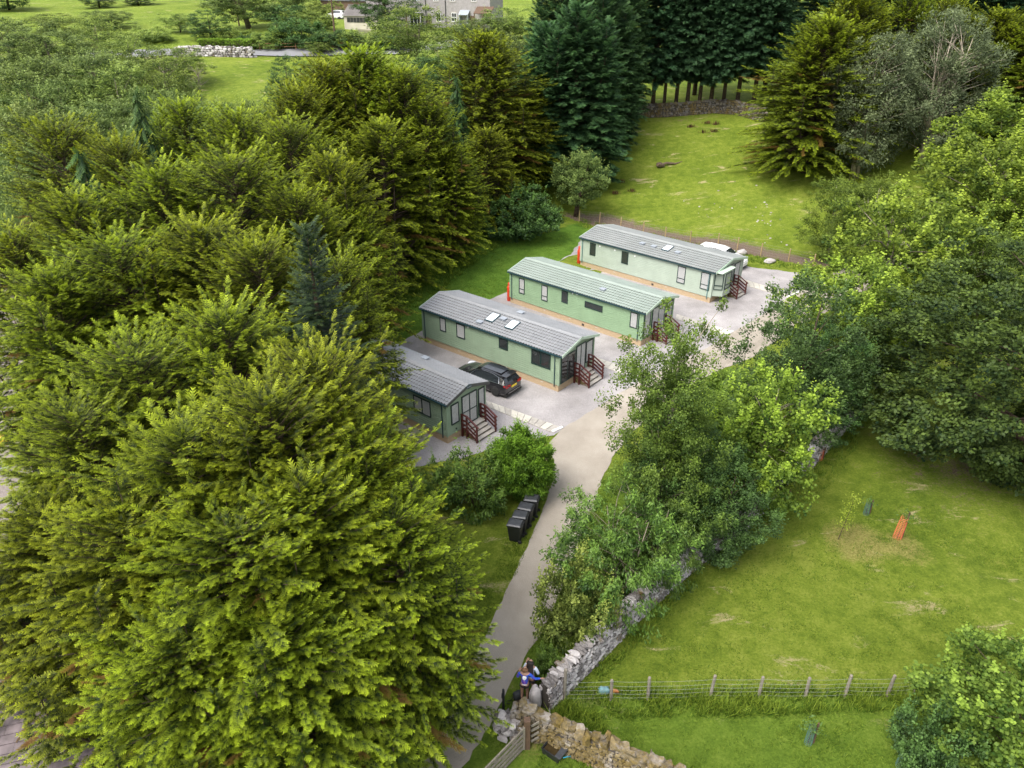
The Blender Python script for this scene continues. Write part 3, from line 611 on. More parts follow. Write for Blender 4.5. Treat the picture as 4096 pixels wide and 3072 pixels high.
def car(label, pos, yaw, paint, suv=False):
    """x forward, origin on the ground under the middle"""
    rt = empty('parked_car', pos, yaw, label, 'car')
    k = 1.14 if suv else 1.0
    # stations: x, half width, sill z, belt z, top z, roof half width
    T = [(-2.20, .62, .42, .72, .80, .50), (-2.16, .80, .28, .86, .98, .64), (-2.05, .87, .24, .93, 1.06, .70), (-1.86, .895, .22, .96, 1.30, .62), (-1.62, .90, .2, .97, 1.41, .57), (-1.1, .90, .2, .96, 1.46, .57), (-.5, .90, .2, .94, 1.475, .57), (.05, .90, .2, .92, 1.45, .57), (.42, .90, .2, .91, 1.36, .585), (.95, .895, .2, .90, 1.03, .70), (1.12, .89, .2, .89, .97, .74), (1.6, .88, .2, .84, .90, .68), (1.98, .84, .22, .74, .79, .60), (2.15, .70, .26, .60, .66, .50), (2.21, .50, .32, .52, .56, .40)]
    rows = []
    for x, hw, sz, bz, tz, rw in T:
        g = 1 if tz-bz > .2 else 0
        pr = [(hw*.93, sz), (hw, sz+.14), (hw*1.005, (sz+bz)/2+.03), (hw*.985, bz-.05), (hw*.95, bz)]
        if g: pr += [(rw+(hw*.95-rw)*.12, tz-.10), (rw, tz-.03)]
        else: pr += [(rw+(hw*.95-rw)*.5, bz+(tz-bz)*.5), (rw, tz-.01)]
        pr += [(rw*.6, tz+.008), (0, tz+.018)]
        full = [(y, z) for y, z in pr]+[(-y, z) for y, z in pr[-2::-1]]
        rows.append([(x*1.0*(1.03 if suv else 1), y*(1.02 if suv else 1), z*k) for y, z in full])
    n = len(rows[0]); parts = {'body': MB(), 'windscreen': MB(), 'rear_window': MB(), 'side_window': MB(), 'side_window2': MB()}
    def quad(key, i, j):
        a, b, c, d = rows[i][j], rows[i+1][j], rows[i+1][j+1], rows[i][j+1]; parts[key].add([a, b, c, d], [(3, 2, 1, 0)])
    for i in range(len(rows)-1):
        for j in range(n-1):
            x = (T[i][0]+T[i+1][0])/2; key = 'body'
            side_ = j in (4,) or j == n-6; top = 6 <= j <= n-8
            if side_ and -1.7 < x < .7: key = 'side_window' if j < n/2 else 'side_window2'
            if top and .42 <= x <= .96: key = 'windscreen'
            if top and -2.1 < x < -1.8: key = 'rear_window'
            quad(key, i, j)
    parts['body'].add(rows[0], [tuple(range(n))]); parts['body'].add(rows[-1], [tuple(range(n))[::-1]])
    und = [rows[i][0] for i in range(len(rows))]+[rows[i][-1] for i in range(len(rows)-1, -1, -1)]
    parts['body'].add(und, [tuple(range(len(und)))])
    for kx in ('body', 'windscreen', 'rear_window', 'side_window', 'side_window2'):
        o = parts[kx].build('side_window' if kx == 'side_window2' else kx, paint if kx == 'body' else M['cglass'], rt, True)
        if kx == 'body': bb = o; o.data.set_sharp_from_angle(angle=R(38))
    # roof panel glass, spoiler, trims
    m = MB(); m.add([(-1.5, -.42, 1.502*k), (.0, -.42, 1.488*k), (.0, .42, 1.488*k), (-1.5, .42, 1.502*k)], [(0, 1, 2, 3)]); m.build('roof_panel', M['cglass'] if not suv else paint, rt)
    m = MB(); m.box(-2.0*k**.5, -1.58, -.56, .56, 1.39*k, 1.42*k); m.build('spoiler', paint, rt)
    for s in (-1, 1):
        m = MB(); m.tube([(-1.65, s*.872, .985*k), (.75, s*.86, .935*k)], .016, 6); 
        m.tube([(.75, s*.86, .935*k), (.4, s*.70, 1.27*k), (-.1, s*.62, 1.40*k), (-1.0, s*.62, 1.40*k), (-1.5, s*.66, 1.3*k), (-1.65, s*.872, .985*k)], .014, 6); m.build('window_trim', M['chrome'] if not suv else M['trim'], rt)
        m = MB(); m.rock((.62, s*1.0, 1.0*k), (.09, .1, .07), random.Random(3), jag=.02); m.build('wing_mirror', paint, rt, True)
        for wx in (-1.36, 1.36):
            c = (wx, s*.80, .325*k); a = Matrix.Translation(c) @ Matrix.Rotation(R(90)*-s, 4, 'X')
            m = MB(); m.lathe([(.2, -.1), (.31, -.1), (.325, -.06), (.325, .08), (.31, .115), (.21, .12)], 24); t = m.build('wheel', M['tyre'], rt, True); t.matrix_local = a; t.scale = (k, k, 1)
            m = MB(); m.lathe([(.001, .05), (.19, .05), (.215, .112), (.2, .118), (.195, .07)], 20)
            for q in range(5):
                an = q*2*math.pi/5; m.bar((.03*math.cos(an), .03*math.sin(an), .1), (.2*math.cos(an), .2*math.sin(an), .108), .05, .02)
            m.build('rim', M['rim'], t)
            ar = MB(); ar.tube([(wx+.39*k*math.cos(t_), s*.905, .325*k+.39*k*math.sin(t_)) for t_ in [R(q) for q in range(-10, 191, 20)]], .03, 6, cap=True); ar.build('wheel_arch', M['trim'], rt)
        m = MB(); m.add([(-2.19, s*.36, .80), (-2.19, s*.78, .80), (-2.02, s*.90, .86), (-2.02, s*.90, 1.0), (-2.14, s*.80, .97), (-2.17, s*.36, .93)], [tuple(range(6)) if s < 0 else tuple(range(6))[::-1]])
        m.v = [(x-.035, y, z*k) for x, y, z in m.v]; m.build('taillight', M['rlamp'], rt)
        m = MB(); m.add([(2.02, s*.48, .74), (1.98, s*.8, .74), (1.7, s*.9, .8), (1.72, s*.87, .88), (2.0, s*.72, .84), (2.06, s*.5, .80)], [tuple(range(6)) if s > 0 else tuple(range(6))[::-1]])
        m.v = [(x+.05, y, z*k) for x, y, z in m.v]; m.build('headlight', M['hlamp'], rt)
        for hx in (-.75, .15):
            m = MB(); m.box(hx-.09, hx+.09, min(s*.9, s*.925), max(s*.9, s*.925), .83*k, .86*k); m.build('door_handle', paint if suv else M['trim'], rt)
    m = MB(); m.box(-2.245, -2.215, -.26, .26, .66*k, .77*k); m.build('number_plate', M['plate'], rt)
    m = MB(); m.box(2.22, 2.25, -.26, .26, .42*k, .52*k); m.build('number_plate', M['white'], rt)
    m = MB(); m.box(2.18, 2.235, -.42, .42, .54*k, .66*k); m.build('grille', M['trim'], rt)
    m = MB(); m.box(-2.24, -2.1, -.7, .7, .24*k, .36*k); m.build('rear_diffuser', M['trim'], rt)
    m = MB(); m.box(-2.25, -2.23, -.62, .62, .375*k, .395*k); m.build('bumper_trim', M['chrome'], rt)
    m = MB(); m.box(-2.2, 2.16, -.8, .8, .16, .3); m.build('underbody', M['trim'], rt)
    return rt
ang = math.atan2(.61, -.79)
car('black hatchback with a red tail lamp and yellow plate parked between the two nearest lodges', (-1.62, 42.58, .012), ang, M['cblack'])
wp = L2W(C4, -4.0, 9.3); car('white car parked behind the palest lodge next to the post and wire fence', (wp.x, wp.y, .012), C4[2]+R(3), M['cwhite'], True)
# ------------------------------------------------------------------ bins
def bins():
    d = Vector((.955, -.30, 0)).normalized(); yaw = math.atan2(d.y, d.x)
    labs = ['black wheelie bin nearest the camera in the row on the verge', 'second black wheelie bin of the row, just behind the nearest one', 'third black wheelie bin of the row, just in front of the last one', 'black wheelie bin at the far end of the row beside the bamboo bush']
    for i, (ox, oy) in enumerate([(0, 0), (.25, .62), (.52, 1.24), (.82, 1.92)]):
        rt = empty('wheelie_bin', (.18+ox, 27.25+oy, float(Zt(.2, 27.2))), yaw+R([0, 2, -2, 4][i]), labs[i], 'bin', 'black wheelie bins on the verge')
        m = MB()   # tapered body, x = back (wheels)
        def ring(z, x0, x1, hw): return [(x0, -hw, z), (x1, -hw, z), (x1, hw, z), (x0, hw, z)]
        rs = [ring(.05, -.24, .22, .21), ring(.10, -.26, .24, .225), ring(.86, -.34, .30, .275), ring(.90, -.36, .31, .29), ring(.96, -.36, .31, .29)]
        for a, b in zip(rs[:-1], rs[1:]): m.add(a+b, [(0, 1, 5, 4), (1, 2, 6, 5), (2, 3, 7, 6), (3, 0, 4, 7)])
        m.add(rs[0], [(3, 2, 1, 0)]); m.add(rs[-1], [(0, 1, 2, 3)])
        for yy in (-.12, 0, .12): m.bar((-.30, yy, .2), (-.352, yy, .82), .012, .014)
        b_ = m.build('bin_body', M['blackpl'], rt); bv = b_.modifiers.new('b', 'BEVEL'); bv.width = .02
        m = MB(); vs = []; 
        for z, x0, x1, hw in ((.965, -.39, .30, .30), (1.0, -.385, .30, .30), (1.04, -.30, .28, .23), (1.045, -.1, .2, .15)): vs += [(x0, -hw, z), (x1, -hw, z+.02), (x1, hw, z+.02), (x0, hw, z)]
        fs = []
        for r in range(3):
            o = r*4; fs += [(o, o+1, o+5, o+4), (o+1, o+2, o+6, o+5), (o+2, o+3, o+7, o+6), (o+3, o, o+4, o+7)]
        m.add(vs, fs+[(12, 13, 14, 15), (3, 2, 1, 0)]); l = m.build('lid', M['blacklid'], rt)
        m = MB(); m.bar((.34, -.25, .98), (.34, .25, .98), .035, .035); m.bar((.29, -.24, .95), (.35, -.24, .985), .03, .03); m.bar((.29, .24, .95), (.35, .24, .985), .03, .03); m.build('handle', M['blackpl'], rt)
        for s in (-1, 1):
            m = MB(); m.lathe([(.001, -.025), (.085, -.025), (.1, -.015), (.1, .015), (.085, .025), (.001, .025)], 18); wv = m.build('wheel', M['tyre'], rt, True); wv.matrix_local = Matrix.Translation((.27, s*.255, .1)) @ Matrix.Rotation(R(90), 4, 'X')
        m = MB(); m.tube([(.27, -.24, .1), (.27, .24, .1)], .012, 6); m.build('axle', M['trim'], rt)
bins()
# ------------------------------------------------------------------ dry stone walls
def drywall(name, path, h, th, seed, label, mat, big=.24, cop=.34, grp=None, ends=(0, 0), near=1.0):
    rng = random.Random(seed); m = MB(); cm = MB()
    rt = empty(name, path[0], 0, label, 'stone wall', grp); o0 = Vector(path[0])
    for a, b in zip(path[:-1], path[1:]):
        a = Vector(a); b = Vector(b); d = (b-a); L = Vector((d.x, d.y)).length; u = Vector((d.x, d.y)).normalized(); n_ = Vector((-u.y, u.x)); rz = math.atan2(u.y, u.x)
        za, zb = float(Zt(a.x, a.y)), float(Zt(b.x, b.y))
        def P(s, off, z): q = Vector((a.x, a.y))+u*s+n_*off; return (q.x-o0.x, q.y-o0.y, za+(zb-za)*s/L+z-o0.z)
        v = [P(0, -th*.42, -.1), P(L, -th*.42, -.1), P(L, th*.42, -.1), P(0, th*.42, -.1), P(0, -th*.32, h-.05), P(L, -th*.32, h-.05), P(L, th*.32, h-.05), P(0, th*.32, h-.05)]
        cm.add(v, [(0, 1, 5, 4), (1, 2, 6, 5), (2, 3, 7, 6), (3, 0, 4, 7), (4, 5, 6, 7)])
        z = .06
        while z < h-.04:
            hh = big*rng.uniform(.45, .72); off = th*(.5-.14*z/h)
            for sd in (-1, 1):
                s = -big*.3*rng.random()
                while s < L:
                    ln = big*rng.uniform(.6, 1.5); 
                    m.rock(P(s+ln/2, sd*(off-big*.3)+rng.uniform(-.03, .03), z+rng.uniform(-.03, .03)), (ln*.52, big*.42, hh*.62), rng, seg=(6, 4), jag=.32, rz=rz+rng.uniform(-.15, .15)); s += ln*.93
            z += hh
        s = 0
        while s < L:
            ln = cop*rng.uniform(.4, 1.1); m.rock(P(s+ln/2, rng.uniform(-.08, .08), h+rng.uniform(-.02, .1)), (ln*.58, th*.46*rng.uniform(.7, 1.1), cop*.42*rng.uniform(.6, 1.25)), rng, seg=(7, 5), jag=.38, rz=rz+rng.uniform(-.4, .4)); s += ln*.9
    m.build('stonework', mat, rt); cm.build('rubble_core', M['core'], rt); return rt
drywall('dry_stone_wall', WALLA, 1.25, .62, 11, 'pale grey dry stone wall running up from beside the two people under the cherry tree', M['stone'], big=.18, cop=.25)
drywall('dry_stone_wall', WALLB, 1.15, .6, 12, 'mossy brown dry stone wall at the bottom edge behind the black water trough', M['stonemoss'], big=.21, cop=.42)
# far walls
WC = [G(*p) for p in [(1375, 252), (1420, 252), (1480, 248), (1540, 243), (1590, 246), (1650, 262)]]
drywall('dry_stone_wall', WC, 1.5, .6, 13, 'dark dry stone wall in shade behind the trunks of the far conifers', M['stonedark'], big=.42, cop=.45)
WD = [G(*p) for p in [(378, 123), (430, 121), (480, 122), (545, 124)]]
drywall('dry_stone_wall', WD, 1.15, .8, 14, 'long heap-like grey stone wall beside the far road at the top left', M['stone'], big=.5, cop=.6)
rng = random.Random(77)
def boulder(p, r, label, mat='stone', cat='boulder', name='boulder', seg=(12, 9), jag=.25, rz=.4, seed=1, grp=None):
    m = MB(); m.rock((0, 0, r[2]*.8), r, random.Random(seed), seg=seg, jag=jag, rz=rz); o = m.build(name, M[mat]); o.location = p
    s = o.modifiers.new('s', 'SUBSURF'); s.levels = 1; s.render_levels = 1
    return tag(o, label, cat, grp)
gp1 = GF(2141, 2832); boulder(gp1, (.24, .2, .62), 'tall upright grey gatepost stone at the lower end of the pale wall', name='standing_stone', cat='stone', seed=5, jag=.16)
boulder(GF(2104, 2848), (.27, .25, .3), 'rounded pale boulder standing between the two stone walls by the lane', seed=8)
m = MB(); rr = random.Random(5); c = GF(2035, 2925)
for i in range(60):
    a = rr.uniform(0, 6.28); q = rr.random()**.5; z = rr.uniform(0, .75)
    m.rock((q*.62*math.cos(a)*(1-z*.4), q*.42*math.sin(a)*(1-z*.4), z), (rr.uniform(.1, .24), rr.uniform(.1, .2), rr.uniform(.07, .14)), rr, seg=(7, 5), jag=.35, rz=rr.uniform(0, 3))
o = m.build('stone_pile', M['stone']); o.location = c; tag(o, 'tumbled pile of pale stones ending the mossy wall beside the lane and the gate post', 'stone pile')
boulder(GF(3079, 1050), (.6, .4, .2), 'flat grey boulder lying on the grass between the fence and the gravel', seed=21)
boulder(GF(2200+1690/2.212, 800+482/2.212), (.5, .4, .28), 'grey boulder beside the bonnet of the white car at the fence', seed=23)
# scattered stones of the paddock
m = MB(); rr = random.Random(9); c0 = G(1620, 480)
for cx, cy, n, sp in [(1560, 455, 8, 1.2), (1640, 445, 6, .8), (1655, 480, 14, .9), (1500, 430, 3, 2), (1620, 400, 4, 3), (1690, 500, 6, 2)]:
    c = G(cx, cy)
    for _ in range(n):
        x = c.x+rr.gauss(0, sp); y = c.y+rr.gauss(0, sp); s = rr.uniform(.03, .10)
        m.rock((x-c0.x, y-c0.y, float(Zt(x, y))+s*.2-c0.z), (s*1.3, s, s*.6), rr, seg=(6, 4), jag=.3, rz=rr.random()*3)
o = m.build('scattered_stones', M['stone']); o.location = c0; tag(o, 'loose pale stones strewn over the paddock slope', 'stones', kind='stuff')
# ------------------------------------------------------------------ gate, trough, posts, fences
gpost = GF(2107, 2988); rt = empty('field_gate', gpost, 0, 'weathered five bar wooden field gate hung on a brown post at the bottom edge', 'gate')
m = MB(); m.box(-.11, .11, -.11, .11, 0, 1.45); m.build('gate_post', M['darkwood'], rt)
gd = (GF(1940, 3165)-gpost); gd.z = 0; gd.normalize(); gL = 2.9; m = MB()
for z, hh in ((.15, .09), (.38, .09), (.6, .09), (.84, .09), (1.12, .12)):
    m.bar(gd*.16+Vector((0, 0, z)), gd*gL+Vector((0, 0, z)), .045, hh)
m.build('gate_bars', M['greywood'], rt); m = MB()
for s in (.2, gL-.05): m.bar(gd*s+Vector((.03, .03, .08)), gd*s+Vector((.03, .03, 1.2)), .09, .07)
m.bar(gd*.25+Vector((-.035, -.03, .15)), gd*(gL*.6)+Vector((-.035, -.03, 1.1)), .03, .08); m.bar(gd*(gL-.1)+Vector((-.035, -.03, .15)), gd*(gL*.6)+Vector((-.035, -.03, 1.1)), .03, .08)
m.build('gate_braces', M['greywood'], rt)
m = MB()
for z in (.35, .62, .9, 1.15): m.bar((.14, .02, z-.08), (.42, .12, z+.02), .04, .09)
m.build('hurdle_bars', M['greywood'], rt)
tr = GF(2215, 3015); rt = empty('water_trough', tr, R(-38), 'black plastic drinking trough with brown water on the grass under the mossy wall', 'trough')
m = MB(); o_ = [(-.36, -.26, .30), (.36, -.26, .30), (.36, .26, .30), (-.36, .26, .30)]; b_ = [(-.32, -.22, 0), (.32, -.22, 0), (.32, .22, 0), (-.32, .22, 0)]; i_ = [(-.32, -.22, .30), (.32, -.22, .30), (.32, .22, .30), (-.32, .22, .30)]; k_ = [(x*.96, y*.96, .12) for x, y, z in i_]
m.add(b_+o_+i_+k_, [(3, 2, 1, 0), (0, 1, 5, 4), (1, 2, 6, 5), (2, 3, 7, 6), (3, 0, 4, 7), (4, 5, 9, 8), (5, 6, 10, 9), (6, 7, 11, 10), (7, 4, 8, 11), (8, 9, 13, 12), (9, 10, 14, 13), (10, 11, 15, 14), (11, 8, 12, 15), (12, 13, 14, 15)])
m.build('tub', M['blackpl'], rt); m = MB(); m.add([(-.31, -.215, .2), (.31, -.215, .2), (.31, .215, .2), (-.31, .215, .2)], [(0, 1, 2, 3)]); m.build('water', plain('brown_water', (.045, .032, .014), .08, var=.3), rt)
m = MB(); m.box(.2, .42, -.25, .25, .305, .345); m.build('valve_cover', M['blacklid'], rt)
m = MB(); m.tube([(.45, -.1, .3), (.52, .05, .25), (.55, .2, .12), (.5, .3, .03), (.45, .45, .03)], .016, 6); m.build('hose', plain('blue_hose', (.03, .28, .42), .4), rt)
p = GF(2014, 2846); m = MB(); m.box(-.045, .045, -.04, .04, 0, 1.15); m.add([(-.045, -.04, 1.15), (.045, -.04, 1.15), (.045, .04, 1.15), (-.045, .04, 1.15), (0, 0, 1.24)], [(0, 1, 4), (1, 2, 4), (2, 3, 4), (3, 0, 4)]); m.box(-.07, -.045, -.03, .03, .75, .95)
o = m.build('marker_post', M['blackpl']); o.location = p; tag(o, 'thin black pointed post at the lane edge left of the two people', 'post')
def wirefence(name, posts, label, hp, wires, mat, r=.05, mesh=0.0, sag=.03, heights=None, square=False):
    rt = empty(name, posts[0], 0, label, 'fence'); o0 = posts[0]; rr = random.Random(len(posts))
    tops = []
    for i, p in enumerate(posts):
        m = MB(); h = hp*(heights[i] if heights else 1); lx, ly = rr.uniform(-.04, .04), rr.uniform(-.03, .03); q = p-o0
        m.tube([(q.x, q.y, q.z-.1), (q.x+lx, q.y+ly, q.z+h-.03), (q.x+lx, q.y+ly, q.z+h)], [r*1.05, r, r*.7], 8); m.build('post', mat, rt)
        tops.append((q, lx, ly))
    m = MB()
    for z in wires:
        for (a, ax, ay), (b, bx, by) in zip(tops[:-1], tops[1:]):
            pts = []
            for k in range(7):
                t = k/6; v = a.lerp(b, t)+Vector((ax*(1-t)+bx*t, ay*(1-t)+by*t-r-.005, z*hp-sag*4*t*(1-t)*(1-z*.3))); pts.append(v)
            m.tube(pts, .004, 4, cap=False)
            if mesh and z == wires[0]:
                L = (b-a).length; k = max(1, int(L/mesh))
                for i in range(1, k):
                    t = i/k; v = a.lerp(b, t); m.tube([v+Vector((0, -r-.004, 0.03)), v+Vector((0, -r-.004, max(wires[:-1])*hp))], .0022, 3, cap=False)
    m.build('fence_wire', M['wire'], rt); return rt
FP = [GF(*p) for p in [(2257, 2801), (2444, 2800), (2591, 2800), (2840, 2788), (3033, 2790), (3220, 2792), (3377, 2787), (3546, 2786), (3650, 2776)]]
wirefence('wire_fence', FP, 'post and wire fence crossing the mown grass at the lower right', 1.12, (.2, .38, .56, .74, .95), M['greywood'], .06, .3, .05, [1.5, .95, 1.1, 1.08, 1, 1, 1.05, 1.05, .95])
wirefence('wire_fence', FENCE_B, 'round tan posts and wire fence along the bare soil strip behind the farthest lodge', 1.25, (.15, .35, .55, .75, .95), M['postwood'], .06, .5, .01)
# ------------------------------------------------------------------ railway, yard and roof at the left edge
def rails(a, b, label):
    p, q = G(*a), G(*b); d = (q-p).normalized(); n_ = Vector((-d.y, d.x, 0)); p = p-d*8; q = q+d*10; L = (q-p).length
    rt = empty('railway_track', p, 0, label, 'railway track', 'railway tracks beside the conifers'); m = MB(); s = MB()
    for e in (-.72, .72): m.bar(n_*e+Vector((0, 0, .22)), (q-p)+n_*e+Vector((0, 0, .22)), .07, .14)
    k = 0
    while k < L: s.bar(d*k-n_*1.25+Vector((0, 0, .08)), d*k+n_*1.25+Vector((0, 0, .08)), .25, .12); k += .65
    m.build('rail', plain('rusty_rail', (.12, .06, .035), .6), rt); s.build('sleeper', M['darkwood'], rt)
rails((0, 800), (60, 770), 'railway track with dark sleepers nearer the conifers at the left edge'); rails((0, 745), (60, 716), 'railway track farther from the conifers at the left edge')
ra = D(-60, 1470, 15.9); ra = ray(-40, 1466); ta = (3.2-CAMZ)/ra[2]; A = Vector((ra[0]*ta, ra[1]*ta, 3.2)); rb = ray(330, 1392); tb = (3.2-CAMZ)/rb[2]; B = Vector((rb[0]*tb, rb[1]*tb, 3.2))
dd = (B-A).normalized(); nn = Vector((dd.y, -dd.x, 0)); 
if nn.y > 0: nn = -nn
A2 = A-dd*4; rt = empty('outbuilding', (A2.x, A2.y, 0), math.atan2(dd.y, dd.x), 'low outbuilding with a dark slate roof at the lower left corner under the conifer', 'outbuilding')
L_ = (B-A2).length; m = MB(); rs = 14; wdt = 4.2; fall = 1.0; rr = random.Random(4)
for i in range(rs):
    t0, t1 = i/rs, (i+1)/rs; k = 0.0; off = rr.random()*.3
    while k < L_:
        k1 = min(L_, k+.42+rr.uniform(-.02, .02)); z0 = 3.2-fall*t0; z1 = 3.2-fall*t1; li = rr.uniform(0, .008)
        v = [(k+.004, -wdt*t0, z0+.005), (k1-.004, -wdt*t0, z0+.005), (k1-.004, -wdt*t1-.02, z1+.035+li), (k+.004, -wdt*t1-.02, z1+.035+li), (k1-.004, -wdt*t1-.02, z1+.002), (k+.004, -wdt*t1-.02, z1+.002)]
        m.add(v, [(3, 2, 1, 0), (5, 4, 2, 3)]); k = k1
slate = plain('purple_brown_slate', (.125, .10, .105), .7, var=.45, scale=1.8, bmp=.3)
m.build('roof', slate, rt); m = MB(); m.box(.1, L_-.1, -wdt+.1, .05, 0, 2.15); m.box(.1, L_-.1, -.1, .05, 2.1, 3.1); m.build('wall', M['stonemoss'], rt)
m = MB(); m.tube([(0, .05, 3.2), (L_, .05, 3.2)], .12, 8); m.build('ridge', plain('mossy_ridge', (.06, .055, .04), .9, var=.5, scale=5), rt)
yd = [G(*p) for p in [(-700, 1700), (-200, 1090), (60, 1150), (190, 1300), (420, 1480), (500, 1800)]]
sheet('yard', yd, .022, gravelmat('yard_tarmac', (.17, .155, .15, 1), (.25, .23, .225, 1), (.34, .31, .30, 1), 20, .3), .1, .8, 8)
p = G(6, 962); m = MB(); m.box(-.35, .35, -.25, .25, 0, .55); m.add([(-.38, -.28, .55), (.38, -.28, .55), (.38, .28, .55), (-.38, .28, .55), (-.3, 0, .8), (.3, 0, .8)], [(0, 1, 5, 4), (2, 3, 4, 5), (1, 2, 5), (3, 0, 4)])
o = m.build('grit_bin', plain('yellow_plastic', (.72, .36, .02), .5)); o.location = p; tag(o, 'yellow lidded bin at the left edge beside the railway yard', 'grit bin')
p = G(8, 1010); rt = empty('ground_frame', p, .4, 'small grey metal frame lying on the yard at the left edge', 'metal frame')
m = MB(); fr = [(-.45, -.3), (.45, -.3), (.45, .3), (-.45, .3)]
for a, b in zip(fr, fr[1:]+fr[:1]): m.bar((a[0], a[1], .12), (b[0], b[1], .12), .08, .1)
m.build('frame_bars', M['lens'], rt); m = MB(); m.box(-.4, .4, -.25, .25, .02, .08); m.build('frame_base', M['trim'], rt)
# ------------------------------------------------------------------ tree generators
def nrm(v): return v/np.maximum(np.linalg.norm(v, axis=1, keepdims=True), 1e-9)
def frond(k=4):
    """feather-shaped spray in the xy plane, tip at x=1: triangles"""
    T = []; tip = []
    def tri(x0, y0, x1, y1, w, z0, z1):
        dx, dy = x1-x0, y1-y0; L = math.hypot(dx, dy); nx_, ny_ = -dy/L*w, dx/L*w
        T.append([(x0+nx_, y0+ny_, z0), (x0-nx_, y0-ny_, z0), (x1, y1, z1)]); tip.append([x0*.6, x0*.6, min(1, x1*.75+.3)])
    tri(0, 0, 1, 0, .055, 0, -.10)
    for i in range(k):
        x = .08+.72*i/(k-1); l = .50*(1-x*.62)
        for s in (-1, 1): tri(x-.02*s, 0, x+l*.74, s*l*.68, .07, -.10*x*x, -.10*x-.04)
    return np.array(T, np.float32), np.array(tip, np.float32)
FR, FT = frond(4); FR3, FT3 = frond(3)
def place_fronds(P, Dv, N, Sc, bright, T=FR, TI=FT, wid=1.0, dead=None):
    Dv = nrm(Dv); B = nrm(np.cross(N, Dv)); N = np.cross(Dv, B); n = len(P); k = len(T)
    V = (P[:, None, None, :]+Sc[:, None, None, None]*(T[None, :, :, 0:1]*Dv[:, None, None, :]+wid*T[None, :, :, 1:2]*B[:, None, None, :]+T[None, :, :, 2:3]*N[:, None, None, :]))
    V = V.reshape(-1, 3); F = np.arange(n*k*3).reshape(-1, 3)
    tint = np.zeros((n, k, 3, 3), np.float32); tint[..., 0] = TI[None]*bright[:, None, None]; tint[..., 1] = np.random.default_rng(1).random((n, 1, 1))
    if dead is not None: tint[..., 2] = dead[:, None, None]
    return V, F, tint.reshape(-1, 3)
